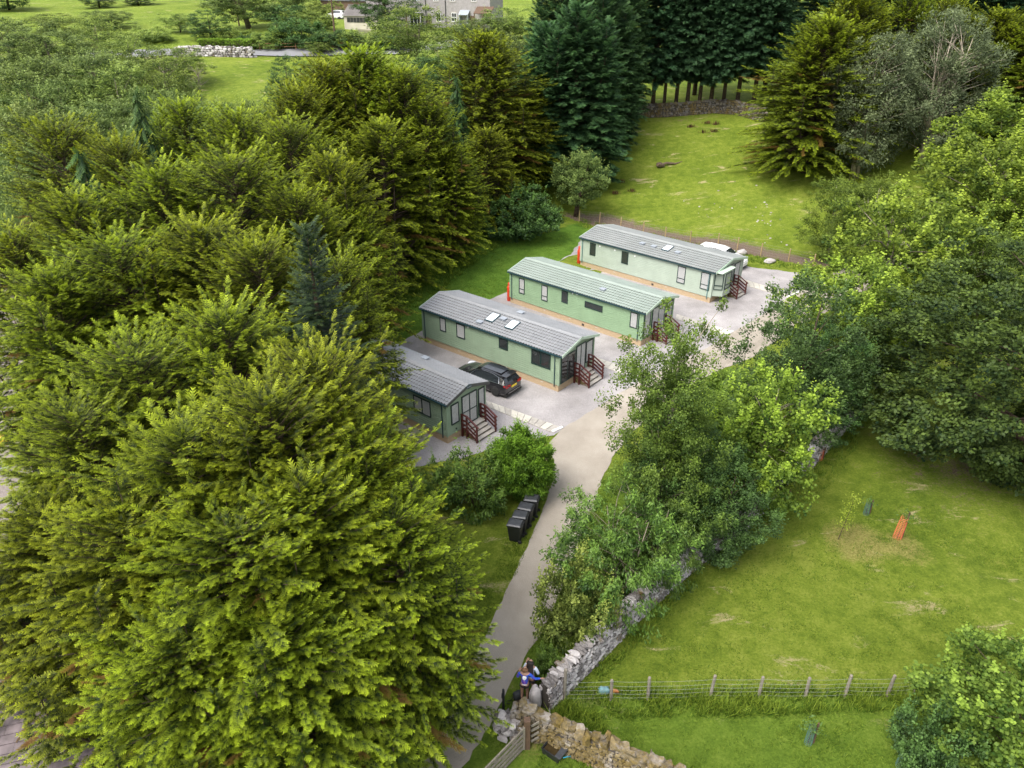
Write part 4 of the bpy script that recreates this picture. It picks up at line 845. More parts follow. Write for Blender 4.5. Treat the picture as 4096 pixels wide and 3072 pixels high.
def conifer(name, seed, H, Rr, mat, bark, nb=220, leaders=(), zb=.06, sl=.75, droop=.35, rise=.25, prof=.75, gap=.17, weep=0.0, litup=1.0, wid=1.0, shape='cone', T=FR, TI=FT, twig=.5, flat=.28, spikes=0, dp=.62):
    rg = np.random.default_rng(seed); Ps = []; Ds = []; Ns = []; Ss = []; Bs = []; Ks = []; wood = MB()
    Ls = [(0, 0, H, Rr, nb, zb)]+[(a*Rr, b*Rr, h*H, r*Rr, int(nb*q), zb) for a, b, h, r, q in leaders]
    for k in range(spikes):      # small leaders standing out of a rounded crown
        ro = .12+.72*((k+.5)/spikes)**.6; an = k*2.4+seed; su = (1-ro**(1/dp))**(1/2.0); tp = H*(zb+(1-zb)*su)+H*rg.uniform(.05, .11)
        Ls.append((ro*Rr*math.cos(an), ro*Rr*math.sin(an), min(tp, H*.99), Rr*rg.uniform(.16, .27), 30, 1-H*.26/tp))
    for (lx, ly, lh, lr, n, zb) in Ls:
        main = shape == 'dome' and lx == 0 and ly == 0
        k_ = 1 if (lx == 0 and ly == 0) else .35
        wood.tube([(lx*.15, ly*.15, -.2 if k_ == 1 else lh*.25), (lx*.75, ly*.75, lh*.5), (lx, ly, lh*.78), (lx, ly, lh*.985)], [(H*.016+.05)*k_, (H*.010+.03)*k_, H*.004*k_+.015, .012], 7)
        az = rg.random()*6.28
        for i in range(n):
            u = ((i+rg.random())/n)**.92; z = lh*(zb+(1-zb)*u); az += 2.399+rg.normal(0, .25)
            if main: pr = (1-u**2.0)**dp*min(1, .8+u*1.2)
            elif shape in ('cone', 'dome'): pr = (1-u)**prof*min(1, .72+u*1.6)
            else: pr = math.sin(math.pi*min(1, (.12+.88*u)))**.55*(1-u*.35) if u < .96 else .3
            L = lr*max(pr, .05)*rg.uniform(.80, 1.14)
            if main: L *= 1+.17*math.sin(az*3+z*1.1+seed)*math.sin(z*1.9+az*2+seed*2)+.13*math.sin(z*5.2+math.sin(az*2)*2)
            if L < .25: L = .25
            if L > lr*.5 and main and rg.random() < .12: continue
            e = rise+.9*u**3+rg.normal(0, .08); dx, dy = math.cos(az), math.sin(az); nsp = max(3, int(min(L, .55*L+1)/gap)); tt = (np.arange(nsp)+rg.random(nsp)*.6)/nsp
            tt = (.45+.55*tt if L > 3 else .22+.78*tt) if L > 1.2 else .05+.95*tt
            zz = L*(e*tt-(droop*(1-u*.8))*tt**2.2)
            dd_ = 1.0 if (rg.random() < .05 and u < .6 and mat[:3] == 'hem') else 0.0
            base = np.stack([lx+dx*L*tt, ly+dy*L*tt, z+zz], 1)
            if L > 1.0 and rg.random() < twig:
                q = [(lx+dx*L*t, ly+dy*L*t, z+L*(e*t-(droop*(1-u*.8))*t**2.2)) for t in (0, .45, .85)]; wood.tube(q, [.012+L*.010, .01+L*.005, .006], 4, cap=False)
            for sd in (-1, 1):
                a = sd*(1.05-.75*tt+rg.normal(0, .16, nsp)); ca, sa = np.cos(a), np.sin(a)
                sl_ = L*(e-2.2*droop*(1-u*.8)*tt**1.2)/L
                d = np.stack([dx*ca-dy*sa, dx*sa+dy*ca, sl_*.7-.12+rg.normal(0, .14, nsp)], 1)
                if weep: d[:, 2] -= weep*(.6+rg.random(nsp)); 
                s = sl*(.55+.45*np.sqrt(min(1, L/2.2)))*(1-.45*tt**2)*rg.uniform(.7, 1.2, nsp)*(.62+.38*min(1, (1-u)*3+.2))
                nn_ = np.stack([rg.normal(0, flat, nsp), rg.normal(0, flat, nsp), np.ones(nsp)], 1)
                Ps.append(base+rg.normal(0, .05, (nsp, 3))); Ds.append(d); Ns.append(nn_); Ss.append(s); Bs.append((.18+.92*tt**1.4*(.75+.35*u))*litup); Ks.append(np.full(nsp, dd_))  # pale new tips; inner sprays tinted darker, crown shade put into the colour
            # end tuft
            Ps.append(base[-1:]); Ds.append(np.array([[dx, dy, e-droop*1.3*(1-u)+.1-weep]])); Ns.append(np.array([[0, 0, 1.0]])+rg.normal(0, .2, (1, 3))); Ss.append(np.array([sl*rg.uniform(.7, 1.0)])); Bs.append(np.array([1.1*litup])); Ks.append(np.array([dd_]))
        # leader shoot
        for k in range(5):
            a = rg.random()*6.28; Ps.append(np.array([[lx, ly, lh-.5+.13*k]])); Ds.append(np.array([[math.cos(a)*.7, math.sin(a)*.7, .9]])); Ns.append(rg.normal(0, 1, (1, 3))); Ss.append(np.array([sl*.6])); Bs.append(np.array([1.1*litup])); Ks.append(np.zeros(1))
    P = np.concatenate(Ps); Dd = np.concatenate(Ds); N = np.concatenate(Ns); Sc = np.concatenate(Ss); Bb = np.concatenate(Bs)
    V, F, t = place_fronds(P, Dd, N, Sc, Bb, T, TI, wid, np.concatenate(Ks))
    return dict(name=name, crown=npmesh('crown', V, F, t, M[mat]), wood=wood, bark=M[bark], H=H, R=Rr, nf=len(F))
def leafquads(P, Dv, N, Sc, rat, t0, rnd):
    Dv = nrm(Dv); B = nrm(np.cross(N, Dv)); s = Sc[:, None]
    V = np.stack([P, P+s*(.5*Dv+.5*rat*B), P+s*Dv, P+s*(.5*Dv-.5*rat*B)], 1).reshape(-1, 3)
    F = np.arange(len(P)*4).reshape(-1, 4); t = np.zeros((len(P), 4, 3), np.float32); t[..., 0] = t0[:, None]; t[..., 1] = rnd[:, None]
    return V, F, t.reshape(-1, 3)
def broad(name, seed, H, Rr, mat, bark, ncl=200, nl=70, leaf=.16, rcl=.55, z0=.12, rat=.6, hang=0.0, shoots=60, open_=0.0, limbs=26, trunkr=.16, cz=.5, lump=.28, up=.55, squash=.62, vert=1.0, stems=1, inner=.25, litk=.5):
    rg = np.random.default_rng(seed); rr = random.Random(seed); wood = MB()
    zc = H*(z0+(1-z0)*cz); hz = H*(1-z0)*max(cz, 1-cz)
    dirs = nrm(rg.normal(0, 1, (ncl, 3))); ph = rg.random(6)*6.28
    az = np.arctan2(dirs[:, 1], dirs[:, 0])
    lum = 1+lump*(np.sin(az*3+ph[0]+dirs[:, 2]*3)*.5+np.sin(az*5+ph[1]-dirs[:, 2]*5)*.35+np.sin(dirs[:, 2]*7+ph[2])*.3)
    rad = np.where(rg.random(ncl) < inner, rg.uniform(.25, .75, ncl), rg.uniform(.8, 1.04, ncl))*lum
    hzu = H-zc; hzd = zc-H*z0
    C = np.stack([dirs[:, 0]*Rr*rad, dirs[:, 1]*Rr*rad, zc+np.where(dirs[:, 2] > 0, hzu, hzd)*dirs[:, 2]*rad*vert], 1)
    C[:, 2] = np.clip(C[:, 2], H*z0*.8, H*1.0)
    # wood
    for s in range(stems):
        ox = rr.uniform(-.25, .25)*(stems > 1); oy = rr.uniform(-.25, .25)*(stems > 1); lean = (rr.uniform(-.3, .3)*(1+stems*.6), rr.uniform(-.3, .3)*(1+stems*.6))
        tp = [(ox, oy, -.2), (ox+lean[0]*.4, oy+lean[1]*.4, H*.3), (ox+lean[0], oy+lean[1], H*.62), (ox+lean[0]*1.4, oy+lean[1]*1.4, H*.9)]
        wood.tube(tp, [trunkr*1.25, trunkr*.9, trunkr*.5, trunkr*.12], 8)
        for i in rr.sample(range(ncl), min(ncl, limbs//stems)):
            c = C[i]; zt = max(H*.1, min(H*.8, c[2]-abs(rr.gauss(0, .12))*H-.1*H)); f = zt/H; bx = ox+lean[0]*f*1.3; by = oy+lean[1]*f*1.3
            m_ = ((bx+c[0])*.5+rr.uniform(-.2, .2), (by+c[1])*.5+rr.uniform(-.2, .2), zt*.4+c[2]*.6)
            wood.tube([(bx, by, zt), m_, tuple(c)], [trunkr*.38*(1-f*.5), trunkr*.2, .008], 5, cap=False)
    n = ncl*nl; ci = np.repeat(np.arange(ncl), nl); off = rg.normal(0, 1, (n, 3)); off = nrm(off)*(rg.random((n, 1))**.45)*1.15
    rc = rcl*rg.uniform(.65, 1.25, ncl)[ci]; keep = rg.random(n) > open_
    P = C[ci]+off*rc[:, None]*np.array([1, 1, squash]); outw = nrm(P-np.array([0, 0, zc*.7]))
    Dv = outw*.8+rg.normal(0, .55, (n, 3)); Dv[:, 2] += -.15-hang
    N = np.stack([rg.normal(0, .6, n), rg.normal(0, .6, n), np.full(n, up*1.6)], 1)+outw*.7
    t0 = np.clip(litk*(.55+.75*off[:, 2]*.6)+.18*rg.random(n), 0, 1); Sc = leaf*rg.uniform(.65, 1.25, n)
    A = [leafquads(P[keep], Dv[keep], N[keep], Sc[keep], rat, t0[keep], rg.random(ncl)[ci][keep]*.6+rg.random(n)[keep]*.4)]
    if shoots:   # upright leafy shoots standing out of the crown surface
        oi = np.where((C[:, 2] > zc*.8) & (rad > .8))[0]; si = rg.choice(oi, shoots)
        k = 16; l = rg.uniform(.5, 1.2, shoots)*rcl*1.6; tt = np.tile(np.arange(k)/k, shoots); s_ = np.repeat(np.arange(shoots), k)
        ax = nrm(C[si]-np.array([0, 0, zc]))*.45+np.array([0, 0, 1.0])
        P = C[si][s_]+ax[s_]*(tt*l[s_]+.1)[:, None]+rg.normal(0, .05, (shoots*k, 3)); m_ = len(P)
        Dv = rg.normal(0, 1, (m_, 3)); Dv[:, 2] = Dv[:, 2]*.3+.1-hang; N = rg.normal(0, .4, (m_, 3))+np.array([0, 0, 1])
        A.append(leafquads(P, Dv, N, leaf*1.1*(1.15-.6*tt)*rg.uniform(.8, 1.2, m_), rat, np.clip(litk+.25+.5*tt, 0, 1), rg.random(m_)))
    V = np.concatenate([a[0] for a in A]); t = np.concatenate([a[2] for a in A]); F = np.arange(len(V)).reshape(-1, 4)
    return dict(name=name, crown=npmesh('crown', V, F, t, M[mat]), wood=wood, bark=M[bark], H=H, R=Rr, nf=len(F))
PROTO = {}; NF = 0
def mk(key, pr): PROTO[key] = pr; pr['wmesh'] = None; global NF; NF += pr['nf']
mk('hem1', conifer('hemlock_tree', 1, 14, 5.5, 'hemlock', 'bark', 430, [(.3, .15, .96, .6, .35)], sl=.50, droop=.26, rise=.3, gap=.125, shape='dome', spikes=9))
mk('hem2', conifer('hemlock_tree', 2, 14, 5.5, 'hemlock', 'bark', 400, [(-.35, .3, .97, .5, .35)], sl=.54, droop=.34, rise=.32, gap=.13, shape='dome', spikes=7, dp=.7))
mk('hem3', conifer('hemlock_tree', 3, 14, 5.5, 'hemlock2', 'bark', 430, [(.3, -.35, .95, .5, .35)], sl=.48, droop=.24, rise=.22, gap=.125, shape='dome', spikes=11, dp=.55))
mk('hem4', conifer('hemlock_tree', 4, 15, 4.4, 'hemlock2', 'bark', 300, [(.4, .1, .8, .5, .4)], sl=.6, droop=.3, gap=.15, zb=.1, prof=.6))
mk('hem5', conifer('hemlock_tree', 30, 16, 7.0, 'hemlock2', 'bark', 620, [(.35, -.2, .92, .55, .3), (-.4, .2, .9, .5, .3)], sl=.62, droop=.3, rise=.25, gap=.15, zb=.03, shape='dome', spikes=13, dp=.72))
mk('cyp1', conifer('cypress_tree', 5, 16, 4.6, 'cypress', 'bark', 280, [(.45, .1, .88, .6, .5), (-.4, .35, .93, .6, .5), (-.1, -.5, .8, .6, .4)], sl=.75, droop=.28, gap=.17, prof=.5, wid=1.5, flat=.6))
mk('cyp2', conifer('cypress_tree', 6, 16, 4.2, 'darkfir', 'bark', 280, [(.35, -.35, .93, .6, .5)], sl=.8, droop=.25, gap=.17, zb=.22, prof=.42, wid=1.5, flat=.6))
mk('spr1', conifer('spruce_tree', 7, 13, 2.9, 'spruce', 'bark', 330, [], sl=.5, droop=.28, rise=.15, gap=.12, prof=.85, zb=.04))
mk('weep1', conifer('weeping_conifer', 8, 14, 2.8, 'weep', 'barkgrey', 150, [], sl=.95, droop=.2, rise=.25, gap=.13, weep=1.7, wid=.7, twig=1.0))
mk('ash1', broad('ash_tree', 11, 9, 3.2, 'ash', 'barkgrey', 280, 75, .2, .5, .15, .5, .1, 60, .05, 40, .11, lump=.35, stems=2, litk=.55))
mk('ash2', broad('ash_tree', 12, 9, 2.8, 'ash2', 'barkgrey', 230, 62, .2, .5, .22, .5, .1, 50, .1, 36, .1, lump=.4, litk=.55))
mk('ash3', broad('ash_tree', 13, 8, 3.6, 'ash', 'bark', 320, 75, .19, .55, .06, .5, .1, 60, .05, 30, .11, lump=.4, stems=3, litk=.55))
mk('syc1', broad('sycamore_tree', 14, 8, 3.2, 'syc', 'barkgrey', 330, 62, .17, .42, .08, .85, .15, 130, 0, 20, .13, lump=.3, litk=.5))
mk('syc2', broad('sycamore_tree', 15, 10, 3.0, 'syc', 'barkgrey', 330, 66, .17, .45, .08, .85, .15, 120, 0, 20, .13, lump=.4, litk=.42, cz=.42))
mk('birch1', broad('birch_tree', 16, 11.5, 2.7, 'birch', 'barkpale', 330, 150, .10, .36, .15, .8, .35, 30, .0, 60, .11, lump=.3, inner=.6, squash=1.0, litk=.6))
mk('birch2', broad('birch_tree', 17, 9, 2.6, 'birch', 'barkpale', 300, 95, .12, .42, .06, .7, .25, 110, 0, 24, .1, lump=.3, squash=.8, litk=.7))
mk('dark1', broad('dark_leafed_tree', 18, 9, 2.8, 'dkleaf', 'bark', 330, 80, .14, .40, .05, .6, .05, 120, 0, 18, .13, lump=.3, cz=.42, litk=.6))
mk('beech', broad('beech_tree', 19, 13, 7, 'beech', 'bark', 900, 120, .19, .6, .03, .7, .15, 140, 0, 30, .3, lump=.25, cz=.42, squash=.3, inner=.08, litk=.55))
mk('cherry', broad('cherry_tree', 20, 5.6, 3.0, 'cherry', 'barkgrey', 280, 62, .18, .34, .08, .34, .75, 110, 0, 40, .09, lump=.35, stems=2, litk=.6))
mk('willow', broad('willow_tree', 21, 12, 3.2, 'willow', 'barkpale', 340, 80, .24, .55, .15, .35, .1, 80, .1, 130, .12, lump=.25, stems=4, squash=1.1, litk=.6))
mk('bush', broad('shrub', 22, 2.6, 1.9, 'dkleaf', 'bark', 150, 70, .14, .32, .02, .6, .05, 60, 0, 8, .05, lump=.35, cz=.35, litk=.6))
mk('laurel', broad('laurel_bush', 23, 3.2, 3.6, 'laurel', 'bark', 380, 75, .19, .38, .02, .6, .1, 70, 0, 8, .07, lump=.2, cz=.35, litk=.6))
mk('bamboo', broad('bamboo_clump', 24, 3.5, 1.75, 'bamboo', 'bark', 260, 110, .2, .26, .03, .26, .35, 90, 0, 10, .03, lump=.12, cz=.5, litk=.65, squash=.9))
mk('small', broad('small_round_tree', 25, 4.6, 2.1, 'ash', 'bark', 200, 75, .13, .34, .28, .6, 0, 50, 0, 24, .12, lump=.2, stems=2, litk=.6))
mk('lime', broad('lime_tree', 26, 5.5, 3.3, 'lime', 'bark', 330, 62, .15, .42, .05, .95, .1, 60, 0, 20, .1, lump=.3, squash=.4, up=.9, litk=.5))
mk('shrub2', broad('leafy_shrub', 27, 2.6, 1.5, 'cherry', 'bark', 110, 60, .17, .3, .02, .4, .4, 50, 0, 14, .04, lump=.3, cz=.4, stems=3, litk=.6))
mk('palesh', broad('pale_shrub', 28, 2.6, 1.9, 'ash2', 'bark', 150, 70, .14, .32, .02, .6, .05, 60, 0, 8, .05, lump=.35, cz=.35, litk=.6))
mk('bare', broad('bare_tree', 29, 7, 2.0, 'ash', 'barkgrey', 40, 12, .1, .3, .4, .5, .1, 0, .2, 70, .1, lump=.3))
def Hat(ox, oy, p):   # height of the point above p's ground seen at pixel (ox, oy)
    q = D(ox, oy, p.y); return q.z-p.z
TREES = 0
def tree(key, p, H, Rr, label, cat='tree', group=None, rz=None):
    global TREES; pr = PROTO[key]; TREES += 1
    if pr['wmesh'] is None:
        tmp = pr['wood'].build('trunk', pr['bark'], None, True); pr['wmesh'] = tmp.data; bpy.data.objects.remove(tmp)
    rt = empty(pr['name'], p, (TREES*2.39996) % 6.283 if rz is None else rz, label, cat, group)
    rt.scale = (Rr/pr['R'], Rr/pr['R'], H/pr['H'])
    link('trunk', pr['wmesh'], rt); link('crown', pr['crown'], rt); return rt
def td(key, ox, oy, Yd, Rr, label, cat='tree', group=None, rz=None):   # crown tip seen at (ox, oy), standing Yd metres ahead
    q = D(ox, oy, Yd); z = float(Zt(q.x, q.y)); H = q.z-z
    if H < 1 or H > 26: print('TREE HEIGHT', key, ox, oy, Yd, round(H, 1))
    return tree(key, Vector((q.x, q.y, z)), H, Rr, label, cat, group, rz)
def tb(key, ox, oy, oytop, Rr, label, cat='tree', group=None, rz=None):  # base seen at (ox, oy), tip at height oytop
    p = G(ox, oy); H = Hat(ox, oytop, p)
    if H < 1 or H > 26: print('TREE HEIGHT', key, ox, oy, round(H, 1))
    return tree(key, p, H, Rr, label, cat, group, rz)
GB = 'yellow-green conifers of the belt left of the lodges'
for k, ox, oy, Yd, Rr, lb in [
 # near mass
 ('hem2', 480, 688, 24, 4.8, 'feathery conifer forming the top of the near left mass'), ('hem1', 680, 790, 20.3, 3.8, 'bright conifer on the right shoulder of the near mass beside the nearest lodge roof'),
 ('hem3', 290, 775, 22.5, 4.8, 'broad conifer on the left shoulder of the near mass'), ('hem1', 580, 870, 18.3, 4.6, 'large bright conifer at the centre of the near mass'),
 ('hem2', 395, 940, 17.8, 4.8, 'large conifer left of the centre of the near mass'), ('hem3', 165, 905, 20, 4.2, 'conifer in the near mass above the yellow bin'),
 ('hem1', 770, 955, 18.6, 3.0, 'conifer of the near mass reaching toward the nearest lodge window'), ('hem2', 655, 1060, 16.4, 4.2, 'conifer with dead twigs on the lane side of the near mass'),
 ('hem3', 500, 1150, 15.2, 4.8, 'lowest broad conifer in the middle of the near mass'), ('hem1', 270, 1130, 16, 4.4, 'conifer spreading over the slate roof in the near mass'),
 ('hem2', 90, 1120, 17.5, 3.6, 'conifer at the left edge of the near mass above the outbuilding'), ('hem3', 848, 1125, 17.0, 3.1, 'conifer of the near mass overhanging the lane'),
 ('hem1', 380, 1390, 13.2, 3.6, 'short conifer in front of the slate roof at the bottom left'), ('hem2', 600, 1350, 13.8, 3.6, 'short conifer at the bottom edge of the near mass'),
 # second mass
 ('hem3', 500, 362, 41, 6.2, 'tallest conifer of the second mass from the front'), ('hem1', 340, 385, 40, 5.6, 'conifer at the back of the second mass left of its top'), ('hem2', 160, 435, 38, 5.2, 'conifer of the second mass just below the drooping one'),
 ('hem1', 640, 430, 40, 4.6, 'conifer of the second mass behind the dark spruce tip'), ('hem2', 430, 500, 32.5, 5.4, 'conifer with ragged tips in the centre of the second mass'), ('hem3', 250, 540, 31.5, 5.2, 'conifer left of the centre of the second mass'),
 ('hem1', 555, 545, 30.5, 4.4, 'bright conifer touching the left side of the dark spruce'), ('hem2', 105, 600, 29.5, 4.4, 'conifer on the rail yard side of the second mass'), ('hem3', 725, 580, 33.5, 3.2, 'conifer right of the dark spruce reaching toward the lawn'),
 ('hem1', 20, 520, 36, 4.2, 'conifer at the left picture edge in the second mass'), 
 # third row
 ('hem3', 120, 285, 50, 5.2, 'conifer at the left end of the third row before the ash trees'), ('hem1', 250, 320, 47, 4.4, 'conifer in the third row below the farther drooping one'), ('hem2', 390, 232, 57, 5.2, 'conifer with an isolated pointed tip in the third row'),
 ('hem1', 510, 258, 54, 5.4, 'broad conifer in the middle of the third row'), ('hem3', 620, 285, 52, 5.2, 'conifer in the third row next to the tallest group'), ('hem2', 710, 350, 48, 4.8, 'conifer above the visible trunks at the lawn corner'),
 ('hem1', 750, 470, 46, 3.4, 'low conifer on the lawn side of the belt behind the nearest lodge'),
 # tallest group
 ('hem5', 780, 120, 69, 7.4, 'tallest conifer of all in the belt, its tip beside the far road'), ('hem1', 700, 150, 66, 6.0, 'tall conifer left of the tallest one'), ('hem2', 870, 162, 67, 6.0, 'tall conifer right of the tallest one'),
 ('hem1', 640, 205, 62, 5.4, 'conifer below the round dark green tree at the left of the tallest group'), ('hem3', 925, 245, 66, 5.0, 'conifer at the right side of the tallest group sloping to the laurel'), ('hem2', 820, 275, 60, 5.6, 'conifer in the middle of the face of the tallest group'),
 ('hem1', 965, 330, 65, 3.8, 'low conifer just left of the laurel bush'), ('hem5', 1045, 82, 84, 7.4, 'separate olive-green conifer between the tallest group and the dark green ones'), ('hem2', 1050, 285, 74, 4.0, 'small conifer above the laurel bush'),
 ('hem2', 1130, 195, 86, 4.4, 'conifer squeezed between the olive one and the dark green ones')]:
    td(k, ox, oy, Yd, Rr, lb, 'conifer', GB)
td('spr1', 662, 500, 25.0, 3.6, 'dark green narrow spruce standing out before the yellow-green conifers', 'spruce')
td('weep1', 172, 335, 43, 2.7, 'drooping conifer with hanging dark sprays and pale bare twigs at the left', 'conifer', 'drooping conifers')
td('weep1', 292, 205, 54, 2.4, 'drooping conifer farther back below the bare tree', 'conifer', 'drooping conifers')
td('weep1', 985, 170, 76, 2.2, 'thin drooping conifer between the big group and the olive conifer', 'conifer', 'drooping conifers')
GC = 'dark green conifers at the top centre'
for k, ox, oyb, oyt, Rr, lb in [
 ('cyp1', 1235, 400, 20, 6.0, 'large blue-green conifer above the small round tree'),
 ('cyp1', 1175, 380, 60, 5.0, 'blue-green conifer on the left side of the dark group'),
 ('cyp1', 1290, 330, -60, 5.5, 'tall blue-green conifer right of centre of the dark group'),
 ('cyp1', 1330, 275, -80, 4.6, 'blue-green conifer at the right edge of the dark group beside the gap'),
 ('cyp1', 1210, 300, -60, 5.0, 'blue-green conifer at the back of the dark group')]:
    tb(k, ox, oyb, oyt, Rr, lb, 'conifer', GC)
GD = 'dark conifers with bare trunks behind the paddock'
for i, (ox, oyb, oyt, Rr, lb) in enumerate([
 (1408, 250, -110, 4.4, 'first dark conifer of the far row, with a pale bare trunk at the wall end'), (1432, 248, -120, 3.6, 'second dark conifer from the wall end of the far row'), (1458, 244, -100, 4.0, 'third dark conifer of the far row'),
 (1482, 246, -120, 4.2, 'fourth dark conifer of the far row'), (1508, 244, -90, 4.0, 'fifth dark conifer at the middle of the far row'), (1533, 242, -120, 4.2, 'sixth dark conifer of the far row'),
 (1560, 240, -100, 4.0, 'seventh dark conifer of the far row'), (1590, 238, -120, 4.4, 'eighth dark conifer of the far row before the yellow one'), (1625, 236, -140, 4.4, 'last dark conifer of the far row half behind the yellow one'),
 (1500, 205, -150, 4.6, 'tall dark conifer standing behind the middle of the far row'), (1650, 200, -150, 5, 'tall dark conifer behind the right end of the far row')]):
    tb('cyp2', ox, oyb, oyt, Rr, lb, 'conifer', GD)
GE = 'yellow-green conifers on the right of the paddock'
for k, ox, oyb, oyt, Rr, lb in [
 ('hem5', 1735, 372, 50, 8.0, 'broad yellow-green conifer with sweeping branches at the right of the paddock'),
 ('hem5', 1790, 325, -10, 6.5, 'tall yellow-green conifer behind the sweeping one'), ('hem2', 1900, 300, -10, 5.2, 'yellow-green conifer between the two grey willows'),
 ('hem5', 2090, 300, 30, 6.5, 'yellow-green conifer right of the grey willows'), ('hem5', 2180, 330, 60, 6.5, 'yellow-green conifer at the right edge of the picture'),
 ('hem2', 1985, 290, 5, 4.6, 'yellow-green conifer behind the right grey willow')]:
    tb(k, ox, oyb, oyt, Rr, lb, 'conifer', GE)
for ox, oyb, oyt, Rr, lb in [(1760, 230, -150, 6, 'dark conifer at the top edge behind the yellow ones'), (2010, 220, -60, 6, 'dark conifer at the top right behind the willow'), (2130, 215, -80, 6, 'dark conifer near the top right corner'), (1890, 215, -80, 5, 'dark conifer at the top edge between the yellow ones')]:
    tb('cyp2', ox, oyb, oyt, Rr, lb, 'conifer', 'dark conifers at the top right')
tb('willow', 1845, 385, 85, 4.6, 'grey-green willow full of bare twigs left of its twin', 'willow', 'grey willows on the right'); tb('willow', 1985, 360, 35, 4.6, 'taller grey-green willow with upright bare twigs on the right', 'willow', 'grey willows on the right')
for k, ox, oyb, oyt, Rr, lb, c in [
 ('syc2', 2110, 480, 205, 5.4, 'mid green tree behind the bright sycamore at the right', 'tree'), ('syc1', 2075, 610, 300, 5.2, 'brightest yellow-green sycamore at the upper right', 'sycamore'),
 ('syc1', 2160, 640, 350, 4.2, 'bright sycamore at the right edge beside the brightest one', 'sycamore'),
 ('birch2', 1790, 560, 385, 3.0, 'feathery light green tree at the right end of the wire fence', 'tree'), ('birch2', 1850, 590, 380, 3.0, 'feathery light green tree behind the tall sycamore', 'tree'),
 ('syc1', 1885, 740, 425, 4.4, 'tall sycamore with pale upright shoots at the centre right', 'sycamore'), ('birch2', 2010, 735, 470, 3.4, 'greyish green tree between the tall sycamore and the beech', 'tree'),
 ('syc1', 1790, 850, 570, 3.4, 'sycamore with pale shoots beside the top of the lane', 'sycamore'), ('dark1', 1690, 955, 620, 3.2, 'dark green tree with pointed shoots above the lane bend', 'tree'),
 ('dark1', 1750, 940, 720, 2.4, 'dark green tree by the wall right of the pointed one', 'tree'), ('birch2', 1805, 885, 690, 2.3, 'dull green tree standing over the wall end', 'tree'), ('birch2', 2100, 720, 520, 3.8, 'pale grey-green tree above the beech', 'tree'),
 ('syc1', 1610, 1110, 810, 2.7, 'sycamore with light leaf tips behind the birch', 'sycamore'), ('dark1', 1545, 1190, 990, 2.1, 'dark leafy tree growing along the wall under the sycamore', 'tree'),
 ('syc1', 1640, 1080, 890, 1.7, 'smaller sycamore overhanging the field side of the wall', 'sycamore'), ('dark1', 1450, 1180, 920, 2.2, 'dark leafy tree at the foot of the birch', 'tree'),
 ('birch1', 1412, 1180, 650, 2.5, 'tall thin birch with a pale trunk in front of the lodges', 'birch'),
 ('cherry', 1335, 1300, 1085, 2.7, 'cherry tree with drooping pointed leaves over the lane and the wall', 'cherry tree'),
 ('cherry', 1410, 1240, 1060, 2.2, 'cherry tree behind the drooping one, against the wall', 'cherry tree'),
 ('palesh', 1235, 1375, 1225, 1.5, 'small pale-leafed tree at the front of the cherry beside the lane', 'tree'),
 ('beech', 2210, 1005, 550, 8.0, 'huge dark olive beech spreading over the field at the right edge', 'beech'),
 ('lime', 2165, 1650, 1450, 2.9, 'round-leafed bright green young lime at the lower right corner', 'tree'),
 ('laurel', 1115, 505, 412, 4.0, 'wide glossy laurel bush at the top of the lawn', 'bush'),
 ('small', 1248, 470, 335, 3.0, 'small round grey-green tree on two stems beside the wire fence', 'tree'),
 ('bamboo', 1130, 1066, 935, 1.55, 'rounded bright green bamboo beside the bins', 'bamboo'),
 ('shrub2', 1025, 1100, 985, 1.5, 'leafy green shrub left of the bamboo', 'shrub'), ('shrub2', 960, 1080, 1000, 1.1, 'leafy shrub in front of the nearest lodge corner', 'shrub'),
 ]:
    tb(k, ox, oyb, oyt, Rr, lb, c)
tb('bush', 2000, 1660, 1540, 1.2, 'small dark-leafed bush left of the young lime', 'shrub'); tb('shrub2', 1183, 1465, 1410, .55, 'small pale flowering shrub against the wall behind the two people', 'shrub')
# ash mass and shrubs at the upper left
GA = 'grey-green ash trees at the upper left'
for k, ox, oyt, Yd, Rr, lb in [
 ('ash1', 30, 130, 84, 5.0, 'ash tree at the left edge of the upper left wood'), ('ash3', 100, 165, 80, 5.2, 'ash tree second from the left edge of the wood'), ('ash1', 170, 110, 88, 5.0, 'taller ash tree near the left of the wood'),
 ('ash2', 240, 150, 84, 4.4, 'pale ash tree in the middle of the wood'), ('ash1', 40, 230, 70, 4.6, 'ash tree lower down at the left edge'), ('ash3', 130, 250, 70, 4.8, 'ash tree above the drooping conifer'),
 ('ash1', 215, 225, 74, 4.6, 'ash tree in front of the pale one'), ('ash3', 300, 190, 78, 4.6, 'ash tree right of the middle of the wood'), ('ash2', 340, 130, 92, 3.6, 'pale ash tree near the far road'),
 ('ash1', 95, 65, 100, 4.6, 'ash tree at the back left of the wood'), ('ash2', 190, 40, 108, 4.0, 'pale ash tree before the far meadow'), ('ash2', 275, 75, 100, 4.0, 'slender pale ash tree below the far meadow'),
 ('ash3', 330, 255, 66, 4.0, 'ash tree behind the isolated pointed conifer'), ('ash1', 20, 320, 60, 4.0, 'dark ash tree at the left edge above the conifers'), ('ash3', 70, 380, 54, 3.4, 'shaded ash tree just behind the left conifers'),
 ('ash2', 385, 105, 104, 3.0, 'thin pale ash tree crossing the far wall'), ('ash3', 400, 215, 76, 3.6, 'grey-green shrubby ash left of the bare tree'), ('ash1', 470, 230, 74, 3.6, 'shrubby ash right of the bare tree'), ('ash3', 540, 215, 76, 3.4, 'shrubby ash at the edge of the bright field'),
 ('ash1', 10, 40, 104, 5.0, 'ash tree at the top left corner')]:
    td(k, ox, oyt, Yd, Rr, lb, 'ash tree', GA)
